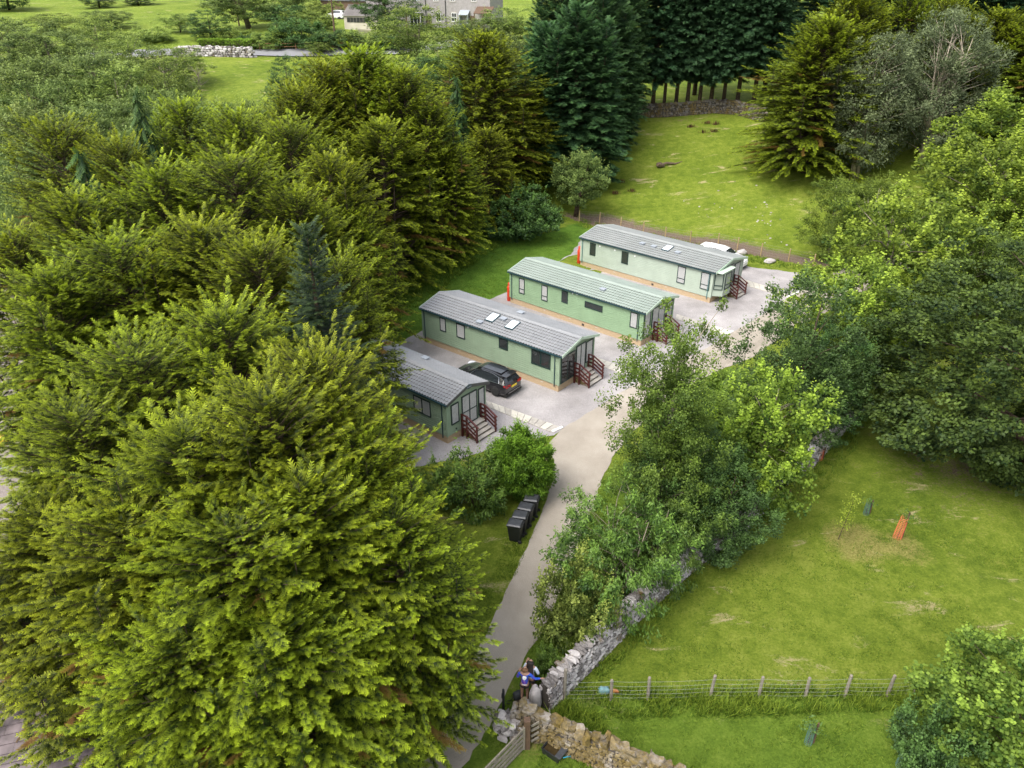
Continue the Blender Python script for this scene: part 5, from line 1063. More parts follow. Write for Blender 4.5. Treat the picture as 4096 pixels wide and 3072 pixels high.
for k, ox, oyb, oyt, Rr, lb, c in [
 ('bare', 437, 232, 130, 2.0, 'thin leaning nearly bare tree before the bright field', 'bare tree'), ('bare', 365, 215, 95, 3.4, 'sparse forked tree in front of the far road', 'bare tree'),
 ('dark1', 635, 245, 125, 2.8, 'round dark green tree at the right of the bright field', 'tree'), ('dark1', 458, 88, 24, 3.4, 'upright dark evergreen behind the clipped hedge', 'evergreen'),
 ('ash1', 535, 62, -60, 6.5, 'tree with a thick grey trunk standing in the far meadow', 'tree'), ('dark1', 838, 72, -70, 5.0, 'dark-crowned tree beside the far shed', 'tree'),
 ('ash2', 900, 165, 20, 5.2, 'large pale willow-like tree in front of the stone house', 'tree'), ('ash2', 960, 215, 95, 3.4, 'pale tree at the road bend', 'tree'), ('ash2', 690, 118, 92, 2.0, 'small brownish shrub beside the far road', 'shrub'),
 ('syc1', 985, 86, 55, 1.8, 'bright shrub in front of the stone house', 'shrub'), ('dark1', 930, 255, 130, 4.0, 'dark tree between the big conifers and the road bend', 'tree'),
 ('ash3', 1040, 120, 40, 5.0, 'pale rounded tree right of the stone house', 'tree'), ('ash2', 1100, 110, 20, 5.0, 'pale tree before the far right meadow', 'tree'), ('ash3', 1110, 230, 75, 5.0, 'pale tree left of the blue-green conifers', 'tree'),
 ('ash2', 120, 70, 30, 4.0, 'pale tree at the left of the far meadow', 'tree'), ('ash3', 240, 62, 22, 4.0, 'grey-green tree in the lower far meadow', 'tree'), ('ash2', 390, 70, 30, 3.2, 'pale small tree left of the upright evergreen', 'tree'), ('palesh', 330, 90, 60, 3.0, 'pale bush before the far road at the left', 'bush'),
 ('dark1', 300, 12, -40, 4.0, 'dark tree at the top edge of the far meadow', 'tree'), ('dark1', 20, 20, -60, 5.0, 'dark tree at the extreme top left', 'tree'), ('dark1', 215, 16, -30, 4.0, 'dark round tree at the back of the far meadow', 'tree'),
 ('ash3', 480, 12, -50, 6, 'tree at the top edge behind the thick-trunked one', 'tree'), ('ash3', 640, 20, -60, 6, 'tree at the top edge left of the shed', 'tree')]:
    tb(k, ox, oyb, oyt, Rr, lb, c)
GH = 'bushes of the hedgerow along the far road'
for i, (ox, oyb, oyt, Rr, k) in enumerate([(565, 102, 72, 3.2, 'bush'), (605, 104, 66, 3.4, 'palesh'), (645, 102, 40, 3.8, 'bush'), (690, 102, 72, 3.2, 'bush'), (730, 102, 66, 3.6, 'bush'), (775, 103, 70, 3.6, 'palesh'), (820, 103, 74, 3.4, 'bush'), (860, 106, 76, 3.2, 'bush'), (505, 92, 62, 3.0, 'palesh'), (600, 45, 10, 5, 'bush'), (660, 62, 25, 4.5, 'palesh'), (700, 40, 5, 4, 'palesh')]):
    tb(k, ox, oyb, oyt, Rr, ['dark bush right of the clipped hedge', 'pale bush below the thick-trunked tree', 'tall dark bush on the far roadside', 'dark bush behind the small brownish shrub', 'broad dark bush in front of the shed', 'pale bush by the shed corner', 'dark bush under the telegraph pole', 'dark bush at the railings end', 'pale bush between the evergreen and the meadow', 'dark bush on the meadow edge', 'pale bush left of the telegraph pole', 'pale bush left of the shed roof'][i], 'bush', GH)
# undergrowth below the belt beside the lawn
GU = 'low shrubs at the lawn edge'
for i, (ox, oyb, oyt, Rr) in enumerate([(830, 640, 600, 1.6), (870, 600, 560, 1.6), (915, 560, 520, 1.8), (960, 530, 490, 1.8), (1005, 500, 462, 1.6), (800, 690, 650, 1.6), (1180, 470, 440, 1.6)]):
    tb('bush', ox, oyb, oyt, Rr, ['low shrub under the visible trunks', 'low shrub halfway along the lawn edge', 'low shrub below the slanting trunk', 'low shrub near the laurel', 'low shrub touching the laurel', 'low shrub behind the nearest lodge', 'low shrub between the laurel and the round tree'][i], 'shrub', GU)
print('TREES', TREES, 'faces', NF)
# ------------------------------------------------------------------ far road, hedges, houses, poles
def strip(name, path, wd, z, mat, sub=1.5):
    P = [Vector((p.x, p.y)) for p in path]; pts = []
    for a, b in zip(P[:-1], P[1:]):
        n = max(1, int((b-a).length/sub)); pts += [a.lerp(b, i/n) for i in range(n)]
    pts.append(P[-1]); m = MB(); vs = []; K = 5
    for i, p in enumerate(pts):
        d = (pts[min(i+1, len(pts)-1)]-pts[max(i-1, 0)]).normalized(); n_ = Vector((-d.y, d.x))
        for k in range(K):
            q = p+n_*(wd*(k/(K-1)-.5)); vs.append((q.x, q.y, float(Zt(q.x, q.y))+z))
    fs = [(i*K+k+1, i*K+k, (i+1)*K+k, (i+1)*K+k+1) for i in range(len(pts)-1) for k in range(K-1)]
    m.add(vs, fs); o = m.build(name, mat)
    if o.data.polygons[0].normal.z < 0: o.data.flip_normals()
    return tag(o, kind='structure')
strip('far_road', [G(*p) for p in [(180, 118), (300, 117), (420, 113), (560, 115), (700, 114), (840, 112), (905, 108), (950, 101), (990, 92), (1040, 85)]], 4.6, .16, M['farroad'])
strip('far_track', [G(*p) for p in [(322, 124), (345, 138), (362, 155)]], 1.4, .12, gravelmat('pale_track', (.35, .27, .2, 1), (.5, .4, .31, 1), (.62, .52, .42, 1), 12))
def leafbox(name, p, L, wd, h, ang, label, mat, n=2600, leaf=.16, cat='hedge', grp=None):
    rg = np.random.default_rng(int(L*10)); P = rg.random((n, 3))*np.array([L, wd, h])+np.array([-L/2, -wd/2, 0]); fc = rg.integers(0, 4, n)
    P[fc == 0, 2] = h*rg.uniform(.93, 1.05, (fc == 0).sum()); P[fc == 1, 1] = -wd/2; P[fc == 2, 1] = wd/2; P += rg.normal(0, .05, (n, 3)); P[:, 2] = np.maximum(P[:, 2], .02)
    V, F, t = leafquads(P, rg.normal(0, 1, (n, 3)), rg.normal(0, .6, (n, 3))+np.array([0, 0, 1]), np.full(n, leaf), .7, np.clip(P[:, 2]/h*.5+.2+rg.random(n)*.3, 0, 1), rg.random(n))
    o = link(name, npmesh(name, V, F, t, M[mat])); o.location = p; o.rotation_euler = (0, 0, ang)
    m = MB(); m.box(-L/2+.1, L/2-.1, -wd/2+.1, wd/2-.1, 0, h-.1); m.build('hedge_stems', M['bark'], o); return tag(o, label, cat, grp)
h1, h2, h3, h4 = G(432, 108), G(486, 108), G(492, 108), G(552, 109)
for a, b, lb in ((h1, h2, 'left bright clipped hedge on the far roadside wall'), (h3, h4, 'right bright clipped hedge on the far roadside wall')):
    leafbox('clipped_hedge', (a+b)/2, (b-a).length, 1.2, 1.5, math.atan2(b.y-a.y, b.x-a.x), lb, 'hedge', 3500, .2, grp='clipped hedges')
# railings along the road
rp = [G(*p) for p in [(562, 109.5), (640, 109), (720, 108.5), (800, 108), (850, 107.5)]]; rt = empty('road_railing', rp[0], 0, 'thin rusty railings along the far road', 'railings'); m = MB(); m2 = MB(); o0 = rp[0]
for a, b in zip(rp[:-1], rp[1:]):
    for z in (.55, 1.0): m.bar(a-o0+Vector((0, 0, z)), b-o0+Vector((0, 0, z)), .06, .06)
    k = max(1, int((b-a).length/2.2))
    for i in range(k): q = a.lerp(b, i/k)-o0; m2.box(q.x-.05, q.x+.05, q.y-.05, q.y+.05, q.z-.1, q.z+1.05)
rustm = plain('rusty_metal', (.32, .17, .08), .7); m.build('rail', rustm, rt); m2.build('posts', rustm, rt)
def pole(ox, oyb, oyt, label, tr=False):
    p = G(ox, oyb); h = Hat(ox, oyt, p); h = max(4, min(h, 10)); rt = empty('telegraph_pole', p, 0, label, 'telegraph pole', 'telegraph poles by the far road')
    m = MB(); m.tube([(0, 0, -.2), (0, 0, h)], [.16, .11], 8); m.build('pole_shaft', M['darkwood'], rt); m = MB(); m.bar((-.6, 0, h-.4), (.6, 0, h-.4), .1, .1)
    for x in (-.5, .5): m.lathe([(.001, 0), (.05, 0), (.06, .1), (.03, .16), (.001, .16)], 8, c=(x, 0, h-.35))
    m.build('crossarm', M['darkwood'], rt); return p, h
pole(517, 56, 5, 'telegraph pole left of the thick-trunked tree'); pole(725, 92, -10, 'telegraph pole left of the shed'); pole(881, 92, 15, 'telegraph pole before the gable of the stone house')
# pole spacing wire across the far meadow
a = G(-60, 40)+Vector((0, 0, 5.5)); b = G(517, 56)+Vector((0, 0, 4.5)); m = MB(); m.tube([(a.lerp(b, t/12)-Vector((0, 0, 1.2*4*t/12*(1-t/12)))) for t in range(13)], .02, 4); tag(m.build('overhead_wire', M['trim']), 'thin overhead wire crossing the far meadow', 'wire')
slf = roofmat('stone_slate_roof', (.10, .09, .085), (.2, .185, .175)); rend = plain('cream_render', (.48, .44, .36), .9, var=.1, scale=.8)
def gabled(rt, L, W, he, hr, wall, roof, ov=.3, rows=9):
    m = MB(); m.box(-L/2, L/2, -W/2, W/2, -1.5, he)
    for s in (-1, 1): x = s*L/2; m.add([(x, -W/2, he), (x, W/2, he), (x, 0, hr)], [(0, 1, 2) if s > 0 else (2, 1, 0)])
    w_ = m.build('wall', wall, rt); m = MB(); rr = random.Random(3)
    for s in (-1, 1):
        for i in range(rows):
            t0, t1 = i/rows, (i+1)/rows; k = -L/2-ov
            while k < L/2+ov:
                k1 = min(L/2+ov, k+rr.uniform(.4, .6)); ya = s*(W/2+ov)*(1-t0); yb = s*(W/2+ov)*(1-t1)*.985; sl_ = (hr-he)/(W/2); za = hr-sl_*abs(ya)+.08; zb = hr-sl_*abs(yb)+.03
                v = [(k, ya, za), (k1, ya, za), (k1, yb, zb), (k, yb, zb)]; m.add(v, [(0, 1, 2, 3) if s < 0 else (3, 2, 1, 0)]); k = k1
    r_ = m.build('roof', roof, rt); m = MB(); m.bar((-L/2-ov, 0, hr+.1), (L/2+ov, 0, hr+.1), .28, .12); m.build('ridge_tiles', roof, r_); return w_, r_
def farwin(rt, fx, wx, z, w_=.95, h=1.45, y=-1, name='window', door=None):
    """on the wall plane y=fx"""
    m = MB(); m.box(wx-w_/2-.13, wx+w_/2+.13, fx-.05, fx+.02, z-.16, z); m.box(wx-w_/2-.1, wx+w_/2+.1, fx-.04, fx+.02, z+h, z+h+.2)
    for a, b, c, d in ((wx-w_/2, wx-w_/2+.07, z, z+h), (wx+w_/2-.07, wx+w_/2, z, z+h), (wx-w_/2+.07, wx+w_/2-.07, z, z+.08), (wx-w_/2+.07, wx+w_/2-.07, z+h-.08, z+h), (wx-w_/2+.07, wx+w_/2-.07, z+h/2-.04, z+h/2+.04), (wx-.025, wx+.025, z+.08, z+h-.08)):
        m.box(a, b, fx-.07, fx+.02, c, d, 1 if door is None else 2)
    o = m.build(name, [M['greyslab'], M['white'], M['greenframe']], rt); m = MB(); m.box(wx-w_/2+.05, wx+w_/2-.05, fx-.035, fx-.025, z+.05, z+h-.05); m.build('pane', M['panedark'], o); return o
# shed
sp = G(790, 66); sp = sp+Vector((0, 2.5, 0)); rt = empty('shed', sp, R(-24), 'rendered shed with a stone slate roof, long low window and brown gable door', 'shed')
gabled(rt, 7.2, 4.4, 2.5, 4.0, rend, slf)
m = MB(); m.box(-2.9, 1.4, -2.25, -2.18, 1.3, 2.1); m.build('window', M['panedark'], rt); m = MB()
for i in range(7): m.box(-2.9+i*.7, -2.84+i*.7, -2.29, -2.24, 1.3, 2.1)
m.build('window_bars', M['greywood'], rt); m = MB(); m.box(3.6, 3.68, -1.3, -.35, 0, 1.95); d_ = m.build('door', M['darkwood'], rt); m = MB(); m.box(3.69, 3.7, -.95, -.6, 1.0, 1.45); m.build('notice', plain('yellow_notice', (.7, .6, .25), .6), d_)
# farmhouse
hp = G(985, 60); hp = hp+Vector((-4.0, 3, 0)); rt = empty('stone_house', hp, R(-16), 'grey stone farmhouse terrace with white sash windows and lean-to porches at the top', 'house')
fs_ = stonemat('house_stone', .05, .8, 2.6); gabled(rt, 24, 8, 7.2, 9.6, fs_, slf)
for wx in (-1.8, 1.8, 5.0, 9.0):
    farwin(rt, -4.0, wx, 4.4); 
for wx in (-1.8, 2.2, 5.2): farwin(rt, -4.0, wx, 1.1)
for wx in (.3, 8.6): m = MB(); m.box(wx-.5, wx+.5, -4.08, -4.0, 0, 2.1); m.build('door', M['darkwood'], rt)
m = MB(); m.add([(6.4, -5.2, 2.3), (8.2, -5.2, 2.3), (8.2, -4.0, 3.0), (6.4, -4.0, 3.0), (6.4, -5.2, 2.22), (8.2, -5.2, 2.22), (8.2, -4.0, 2.9), (6.4, -4.0, 2.9)], [(0, 1, 2, 3), (7, 6, 5, 4), (0, 4, 5, 1), (1, 5, 6, 2), (2, 6, 7, 3), (3, 7, 4, 0)]); m.box(6.5, 6.6, -5.1, -4.0, 0, 2.2); m.box(8.0, 8.1, -5.1, -4.0, 0, 2.2); m.build('porch', M['lens'], rt)
m = MB(); m.add([(9.6, -6.2, 2.6), (12.8, -6.2, 2.6), (12.8, -4.0, 3.6), (9.6, -4.0, 3.6), (9.6, -6.2, 2.5), (12.8, -6.2, 2.5), (12.8, -4.0, 3.5), (9.6, -4.0, 3.5)], [(0, 1, 2, 3), (7, 6, 5, 4), (0, 4, 5, 1), (1, 5, 6, 2), (2, 6, 7, 3), (3, 7, 4, 0)])
for x in (9.75, 11.2, 12.65): m.box(x-.07, x+.07, -6.1, -5.96, 0, 2.5)
m.build('verandah', M['darkwood'], rt)
for x in (-.2, 3.6): m = MB(); m.tube([(x, -4.1, 0), (x, -4.1, 7)], .06, 6); m.build('downpipe', M['trim'], rt)
m = MB(); m.box(-2.9, -.8, -5.2, -4.02, 0, 2.3); m.box(-3.0, -.7, -5.3, -4.02, 2.3, 2.45); cs = m.build('conservatory', M['panedark'], rt); m = MB()
for x in (-2.9, -2.2, -1.5, -.85): m.box(x-.05, x+.05, -5.26, -5.16, 0, 2.3)
m.build('conservatory_frame', M['white'], rt)
# second building behind, vehicles
bp = G(745, 30); rt = empty('barn', bp+Vector((0, 8, 0)), R(-20), 'low barn with a dark felt roof behind the shed', 'barn'); gabled(rt, 12, 6, 2.4, 3.4, M['darkwood'], plain('dark_felt', (.08, .085, .1), .8))
p = G(815, 30); p = p+Vector((0, 3, .1)); car('red vehicle parked behind the shed at the top', p, R(200), carpaint('red_car_paint', (.45, .02, .03, 1)), True)
p = G(722, 44); p = p+Vector((0, 3, .1)); car('white vehicle parked left of the shed at the top', p, R(150), M['cwhite'], True)
# paling fence by the shed
ps = [G(*q) for q in [(770, 80), (790, 82), (815, 84)]]; rt = empty('paling_fence', ps[0], 0, 'grey paling fence between the shed and the far hedgerow', 'fence'); m = MB()
for a, b in zip(ps[:-1], ps[1:]):
    k = int((b-a).length/.22)
    for i in range(k): q = a.lerp(b, i/k)-ps[0]; m.box(q.x-.05, q.x+.05, q.y-.015, q.y+.015, q.z, q.z+1.3)
    m.bar(a-ps[0]+Vector((0, .04, .9)), b-ps[0]+Vector((0, .04, .9)), .04, .08)
m.build('pales', M['greywood'], rt)
# ------------------------------------------------------------------ saplings and small things on the grass
def guard(fx, fy, fyt, label, mat, colr, r=.16, leafy=0.6, lean=(0, 0), leafh=0):
    p = GF(fx, fy); h = max(.6, Hat(fx*.54004, fyt*.54004, p)); rt = empty('sapling', p, 0, label, 'sapling', 'young saplings planted on the grass')
    m = MB(); m.tube([(0, 0, -.05), (lean[0]*.6, lean[1]*.6, h*.5), (lean[0], lean[1], h*.95)], [.02, .016, .006], 6); m.build('stem', M['bark'], rt)
    if colr:
        m = MB(); n = 10; gh = h*.82
        for i in range(n):
            a = 6.283*i/n; m.tube([(r*math.cos(a), r*math.sin(a), 0), (r*math.cos(a)*.85+lean[0]*.5, r*math.sin(a)*.85, gh)], .008, 4)
        k = 0
        while k < gh: m.tube([(r*(1-.15*k/gh)*math.cos(6.283*i/n)+lean[0]*.5*k/gh, r*(1-.15*k/gh)*math.sin(6.283*i/n), k) for i in range(n+1)], .008, 4, cap=False); k += .09
        m.build('tree_guard', colr, rt)
        m = MB(); m.box(r+.02, r+.07, -.03, .03, 0, h); m.build('stake', M['darkwood'], rt)
    if leafy:
        rg = np.random.default_rng(int(fx)); n = int(260*leafy); zz = rg.uniform(.25 if not colr else .7, 1.05, n)*h
        P = np.stack([rg.normal(0, .16, n)+lean[0]*zz/h, rg.normal(0, .16, n)+lean[1]*zz/h, zz], 1)
        V, F, t = leafquads(P, rg.normal(0, 1, (n, 3)), rg.normal(0, .5, (n, 3))+np.array([0, 0, 1]), rg.uniform(.06, .12, n), .6, rg.uniform(.4, 1, n), rg.random(n)); link('leaves', npmesh('leaves', V, F, t, M[mat]), rt)
orm = plain('orange_mesh_plastic', (.65, .16, .07), .6); grm = plain('green_mesh_plastic', (.08, .16, .12), .6)
guard(3352, 2158, 1985, 'leafy young sapling without a guard on a patch of straw', 'syc', None, leafy=1.3, lean=(.25, 0))
guard(3463, 2056, 2000, 'short sapling in a dark green mesh guard behind the leafy one', 'dkleaf', grm, .13, .3)
guard(3588, 2150, 2050, 'sapling wrapped in a leaning orange mesh guard', 'dkleaf', orm, .19, .4, (.15, 0))
guard(3232, 2972, 2893, 'sapling with a dark stake and grass tuft in the lower right lawn', 'dkleaf', grm, .13, .5)
guard(3600, 3063, 2985, 'sapling in a grey-green guard beside the young lime at the bottom edge', 'dkleaf', grm, .15, .4)
guard(3140, 1985, 1935, 'orange mesh tree guard under the sycamore by the wall', 'dkleaf', orm, .2, 0)
guard(3275, 1835, 1790, 'orange mesh tree guard farther along the wall', 'dkleaf', orm, .2, 0)
p = GF(2415, 2770); m = MB(); m.rock((0, 0, .12), (.22, .12, .14), random.Random(6), seg=(10, 7), jag=.3); o = m.build('plastic_sack', plain('pale_blue_plastic', (.13, .25, .27), .8), None, True); o.location = p; tag(o, 'pale blue plastic sack lying behind the wire fence', 'sack')
p = GF(2462, 2772); m = MB(); m.rock((0, 0, .1), (.12, .07, .07), random.Random(7), seg=(9, 6), jag=.35); o = m.build('orange_rag', plain('orange_cloth', (.38, .15, .05), .9), None, True); o.location = p; tag(o, 'small orange rag on the grass by the fence post', 'rag')
lg = G(1447, 358); m = MB(); m.tube([(-1.6, -.3, .12), (-.4, .1, .3), (.7, .2, .2), (1.6, .7, .35)], [.12, .15, .11, .05], 8); m.tube([(.2, .15, .25), (.7, -.4, .35)], [.07, .03], 6); m.rock((-1.2, -.2, .15), (.5, .3, .25), random.Random(2), jag=.35); o = m.build('fallen_log', plain('rotting_wood', (.12, .085, .055), .9, var=.5, scale=3)); o.location = lg; tag(o, 'brown rotting log lying in the middle of the paddock', 'log')
# dock clumps
GK = 'brown dock clumps in the paddock'; n_d = 0
for i, (ox, oy, lb) in enumerate([(1527, 268, 'leftmost brown dock clump high in the paddock'), (1545, 270, 'brown dock clump at the right of the highest pair'), (1492, 276, 'brown dock clump left of the highest pair'), (1520, 288, 'small dock clump below the highest pair'), (1542, 286, 'upright dock clump in the lower row'), (1330, 420, 'dock clump right of the small round tree'), (1365, 415, 'large dock clump near the fence'), (1345, 395, 'dock clump above the fence on the left slope')]):
    p = G(ox, oy); rg = np.random.default_rng(i); n = 60; P = rg.normal(0, .16, (n, 3))*np.array([1.8, 1, 0]); Dv = rg.normal(0, .35, (n, 3))+np.array([0, 0, 1.2])
    V, F, t = leafquads(P, Dv, rg.normal(0, 1, (n, 3)), rg.uniform(.2, .6, n), .14, rg.random(n), rg.random(n)); o = link('dock_clump', npmesh('dock_clump', V, F, t, M['fern'])); o.location = p; tag(o, lb, 'plant', GK)
# ------------------------------------------------------------------ grass blades (longer grass and tufts near the camera)
def blades(name, regions, label, mat='grassblade', seed=5):
    rg = np.random.default_rng(seed); A = []
    for poly, dens, h0, h1 in regions:
        P = [G(*q) for q in poly]; xs_ = [p.x for p in P]; ys_ = [p.y for p in P]; ar = (max(xs_)-min(xs_))*(max(ys_)-min(ys_)); n = int(ar*dens)
        x = rg.uniform(min(xs_), max(xs_), n); y = rg.uniform(min(ys_), max(ys_), n); k = inpoly(x, y, [(p.x, p.y) for p in P]); x = x[k]; y = y[k]
        # clumping
        cl = np.sin(x*2.1+np.sin(y*1.7)*2)*np.sin(y*2.6+np.cos(x*1.3)*2); k = rg.random(len(x)) < .55+.45*cl; x = x[k]; y = y[k]; cl = cl[k]; n = len(x)
        for _ in range(3):
            xx = x+rg.normal(0, .05, n); yy = y+rg.normal(0, .05, n); z = Zt(xx, yy); hh = rg.uniform(h0, h1, n)*(1+.35*cl); dx = rg.normal(0, .45, n)*hh; dy = rg.normal(0, .45, n)*hh; a = rg.random(n)*3.14; wd = .012+.02*hh
            V = np.stack([np.stack([xx-np.cos(a)*wd, yy-np.sin(a)*wd, z], 1), np.stack([xx+np.cos(a)*wd, yy+np.sin(a)*wd, z], 1), np.stack([xx+dx, yy+dy, z+hh], 1)], 1)
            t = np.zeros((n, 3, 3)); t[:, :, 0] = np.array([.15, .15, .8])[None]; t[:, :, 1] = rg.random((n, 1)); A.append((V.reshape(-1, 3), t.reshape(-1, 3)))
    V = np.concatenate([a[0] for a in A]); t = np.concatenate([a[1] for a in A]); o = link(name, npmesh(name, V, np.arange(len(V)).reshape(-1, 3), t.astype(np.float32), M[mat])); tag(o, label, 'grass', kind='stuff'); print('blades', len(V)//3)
field = [(1480, 1240), (1700, 1100), (2260, 1080), (2300, 1480), (1230, 1500)]
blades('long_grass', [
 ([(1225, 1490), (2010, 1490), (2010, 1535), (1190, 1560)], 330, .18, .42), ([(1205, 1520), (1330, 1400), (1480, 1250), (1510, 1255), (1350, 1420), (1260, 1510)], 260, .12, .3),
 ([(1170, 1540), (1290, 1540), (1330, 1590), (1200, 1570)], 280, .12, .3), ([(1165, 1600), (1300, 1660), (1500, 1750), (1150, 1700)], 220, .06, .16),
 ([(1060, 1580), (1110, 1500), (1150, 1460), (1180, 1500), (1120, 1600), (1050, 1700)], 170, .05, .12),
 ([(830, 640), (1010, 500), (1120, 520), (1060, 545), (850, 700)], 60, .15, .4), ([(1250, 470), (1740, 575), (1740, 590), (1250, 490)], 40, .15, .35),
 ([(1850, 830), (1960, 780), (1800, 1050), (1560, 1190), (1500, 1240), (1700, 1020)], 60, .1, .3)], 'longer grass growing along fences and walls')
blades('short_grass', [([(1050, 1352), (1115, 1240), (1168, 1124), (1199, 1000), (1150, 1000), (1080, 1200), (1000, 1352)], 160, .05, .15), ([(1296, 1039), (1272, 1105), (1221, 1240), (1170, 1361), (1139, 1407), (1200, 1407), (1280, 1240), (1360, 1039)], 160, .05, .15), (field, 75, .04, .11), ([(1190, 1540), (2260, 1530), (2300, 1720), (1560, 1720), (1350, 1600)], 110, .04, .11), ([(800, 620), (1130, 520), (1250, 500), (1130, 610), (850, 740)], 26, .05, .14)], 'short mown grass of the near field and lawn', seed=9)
# ------------------------------------------------------------------ people
def skinbody(name, verts, edges, mat, parent, sub=2):
    me = bpy.data.meshes.new(name); me.from_pydata([v[:3] for v in verts], edges, []); me.materials.append(mat); o = link(name, me, parent)
    bpy.context.view_layer.objects.active = o; sk = o.modifiers.new('skin', 'SKIN'); sk.use_smooth_shade = True
    if not me.skin_vertices:
        for ob in bpy.context.selected_objects: ob.select_set(False)
        o.select_set(True); bpy.ops.mesh.customdata_skin_add()
    for i, v in enumerate(verts): me.skin_vertices[0].data[i].radius = (v[3], v[4] if len(v) > 4 else v[3])
    me.skin_vertices[0].data[0].use_root = True
    sb = o.modifiers.new('sub', 'SUBSURF'); sb.levels = sb.render_levels = sub; return o
def hand(V, E, wi, d, up_, s=1.0):
    """five fingers of different lengths from the wrist vertex wi"""
    w0 = Vector(V[wi][:3]); d = Vector(d).normalized(); side_ = d.cross(Vector(up_)).normalized(); up_ = side_.cross(d)
    V.append((*(w0+d*.05), .03, .018)); E.append((wi, len(V)-1)); pi_ = len(V)-1
    for k, (o, l) in enumerate(((-.03, .065), (-.01, .075), (.01, .07), (.028, .055))):
        b = w0+d*.09+side_*o; V.append((*b, .0095)); E.append((pi_, len(V)-1)); V.append((*(b+d*l*.6-up_*.012), .009)); E.append((len(V)-2, len(V)-1)); V.append((*(b+d*l-up_*.04), .007)); E.append((len(V)-2, len(V)-1))
    b = w0+d*.035-side_*.035; V.append((*b, .011)); E.append((pi_, len(V)-1)); V.append((*(b+d*.035-side_*.02-up_*.01), .009)); E.append((len(V)-2, len(V)-1))
def person(p, yaw, H, label, rarm, larm, hairc, hairlen, top, shorts, shirt, cat='person', hood=False, skin=(.45, .26, .18)):
    """faces +y locally; x to its right"""
    rt = empty('person', p, yaw, label, cat); k = H/1.7; rt.scale = (k, k, k); sm = plain('skin', skin, .6, var=.08)
    V = [(0, 0, .93, .13, .10), (0, .01, 1.08, .12, .09), (0, .01, 1.25, .15, .10), (0, 0, 1.38, .13, .09), (0, .0, 1.45, .055), (0, .015, 1.52, .06), (0, .02, 1.60, .085, .095), (0, .015, 1.68, .055, .06)]
    E = [(0, 1), (1, 2), (2, 3), (3, 4), (4, 5), (5, 6), (6, 7)]
    for s in (-1, 1):
        b = len(V); V += [(s*.09, 0, .86, .085), (s*.095, .02, .50, .058), (s*.095, -.005, .30, .052), (s*.10, -.02, .09, .036), (s*.105, .03, .04, .04, .035), (s*.12, .14, .03, .038, .022)]; E += [(0, b), (b, b+1), (b+1, b+2), (b+2, b+3), (b+3, b+4), (b+4, b+5)]
    arms = []
    for s, (el, wr, up_) in ((1, rarm), (-1, larm)):
        b = len(V); sh = (s*.18, 0, 1.37); V += [(*sh, .055), (*el, .042), (*wr, .027)]; E += [(3, b), (b, b+1), (b+1, b+2)]; arms.append((sh, el, wr)); hand(V, E, b+2, Vector(wr)-Vector(el), up_)
    skinbody('body', V, E, sm, rt)
    # face: nose, eyes, mouth, ears
    m = MB(); m.rock((0, .118, 1.585), (.014, .02, .024), random.Random(1), jag=.02); 
    for s in (-1, 1): m.rock((s*.088, .015, 1.59), (.012, .022, .032), random.Random(2), jag=.05)
    m.build('face_features', sm, rt, True); m = MB()
    for s in (-1, 1): m.rock((s*.033, .103, 1.615), (.013, .008, .008), random.Random(1), jag=.02)
    m.build('eyes', M['trim'], rt, True); m = MB(); m.rock((0, .106, 1.545), (.024, .008, .006), random.Random(1), jag=.02); m.build('mouth', plain('lips', (.4, .12, .1), .5), rt, True)
    hm = plain('hair_'+name_ok(hairc), hairc, .7, var=.5, scale=25)
    hv = [(0, -.01, 1.68, .135, .14), (0, -.05, 1.61, .135, .12), (0, -.075, 1.53, .11, .07)]
    if hairlen > .1: hv += [(.01, -.11, 1.42, .13, .07), (.02, -.13, 1.42-hairlen*.5, .14, .06), (.02, -.12, 1.42-hairlen, .10, .04)]
    skinbody('hair', hv, [(i, i+1) for i in range(len(hv)-1)], hm, rt)
    # top
    tv = [(0, .01, 1.06, .135, .115), (0, .01, .93, .145, .125), (0, .01, 1.2, .145, .11), (0, 0, 1.36, .135, .095), (0, -.01, 1.44, .085)]; te = [(0, 1), (0, 2), (2, 3), (3, 4)]
    for (sh, el, wr) in arms:
        b = len(tv); wv = Vector(el).lerp(Vector(wr), .9); tv += [(*sh, .062), (*el, .052), (*wv, .038)]; te += [(3, b), (b, b+1), (b+1, b+2)]
    skinbody('hoodie' if hood else 'shirt', tv, te, top, rt)
    if hood:
        skinbody('hood', [(0, -.12, 1.40, .10, .05), (0, -.155, 1.30, .085, .035), (0, -.165, 1.22, .03, .02)], [(0, 1), (1, 2)], shirt, rt)
        skinbody('shirt_hem', [(0, .01, .93, .16, .13), (0, .01, .84, .165, .135)], [(0, 1)], shirt, rt)
    sv = [(0, 0, .90, .15, .115)]; se = []
    for s in (-1, 1): b = len(sv); sv += [(s*.085, 0, .80, .10), (s*.095, .005, .66 if hood else .62, .098)]; se += [(0, b), (b, b+1)]
    skinbody('shorts', sv, se, shorts, rt)
    for s in (-1, 1): skinbody('shoe', [(s*.10, -.03, .12, .05), (s*.10, -.03, .045, .052, .045), (s*.11, .08, .035, .048, .03), (s*.12, .17, .03, .04, .025)], [(0, 1), (1, 2), (2, 3)], M['trim'], rt)
    return rt
def name_ok(c): return 'brown' if c[0] > .1 else 'dark'
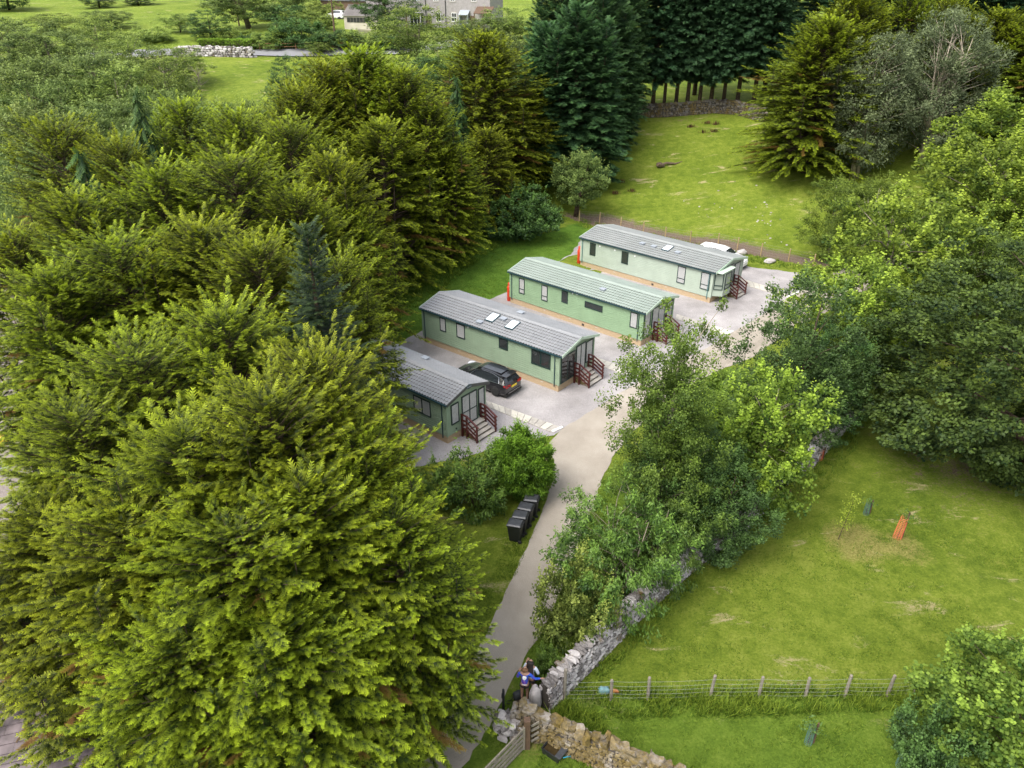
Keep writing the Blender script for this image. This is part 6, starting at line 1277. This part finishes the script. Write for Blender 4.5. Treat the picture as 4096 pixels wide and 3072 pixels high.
def hoodmat():
    m, nt, b = newmat('blue_purple_galaxy_print'); v = coords(nt)
    c = ramp(nt, noi(nt, 5, 4, .6, v), [(.3, (.012, .02, .30, 1)), (.48, (.02, .12, .62, 1)), (.6, (.20, .03, .42, 1)), (.72, (.55, .5, .8, 1))]); nt.links.new(c, b.inputs['Base Color']); b.inputs['Roughness'].default_value = .85; return m
def stripemat():
    m, nt, b = newmat('pale_blue_striped_cloth'); wv = nt.nodes.new('ShaderNodeTexWave'); wv.inputs['Scale'].default_value = 14; nt.links.new(coords(nt), wv.inputs['Vector'])
    nt.links.new(ramp(nt, wv.outputs[0], [(.3, (.5, .56, .68, 1)), (.7, (.72, .76, .82, 1))]), b.inputs['Base Color']); b.inputs['Roughness'].default_value = .85; return m
pp = GF(2098, 2799); st = stripemat()
person(pp, R(-8), 1.74, 'person seen from behind in a blue and purple hoodie with a white hood', ((.35, .03, 1.13), (.58, .10, 1.10), (0, 0, 1)), ((-.27, .04, 1.12), (-.22, .22, 1.2), (0, 0, 1)), (.17, .085, .04), 0, hoodmat(), M['blackpl'], M['white'], hood=True)
p2 = GF(2120, 2780); person(p2, R(-15), 1.86, 'person with long dark hair and a pale striped shirt beside the one in the hoodie', ((.26, .04, 1.1), (.22, .2, .98), (0, 0, 1)), ((-.27, .05, 1.12), (-.2, .28, 1.25), (0, 0, 1)), (.02, .014, .012), .38, st, M['blackpl'], M['white'], skin=(.38, .22, .15))
bp_ = GF(2073, 2790); rt = empty('backpack', bp_, .4, 'small dark backpack with loose straps on the grass left of the two people', 'bag'); m = MB(); m.rock((0, 0, .14), (.21, .15, .15), random.Random(12), seg=(12, 9), jag=.1); m.build('bag_body', plain('dark_grey_fabric', (.035, .04, .042), .85, var=.3), rt, True)
m = MB(); m.tube([(-.15, 0, .2), (-.3, -.05, .08), (-.45, 0, .03), (-.5, -.1, .02), (-.38, -.15, .02)], .014, 6); m.build('strap', M['trim'], rt); m = MB(); m.tube([(.05, -.13, .05), (.12, -.2, .18), (.12, -.08, .29)], .014, 6); m.build('strap', M['trim'], rt)
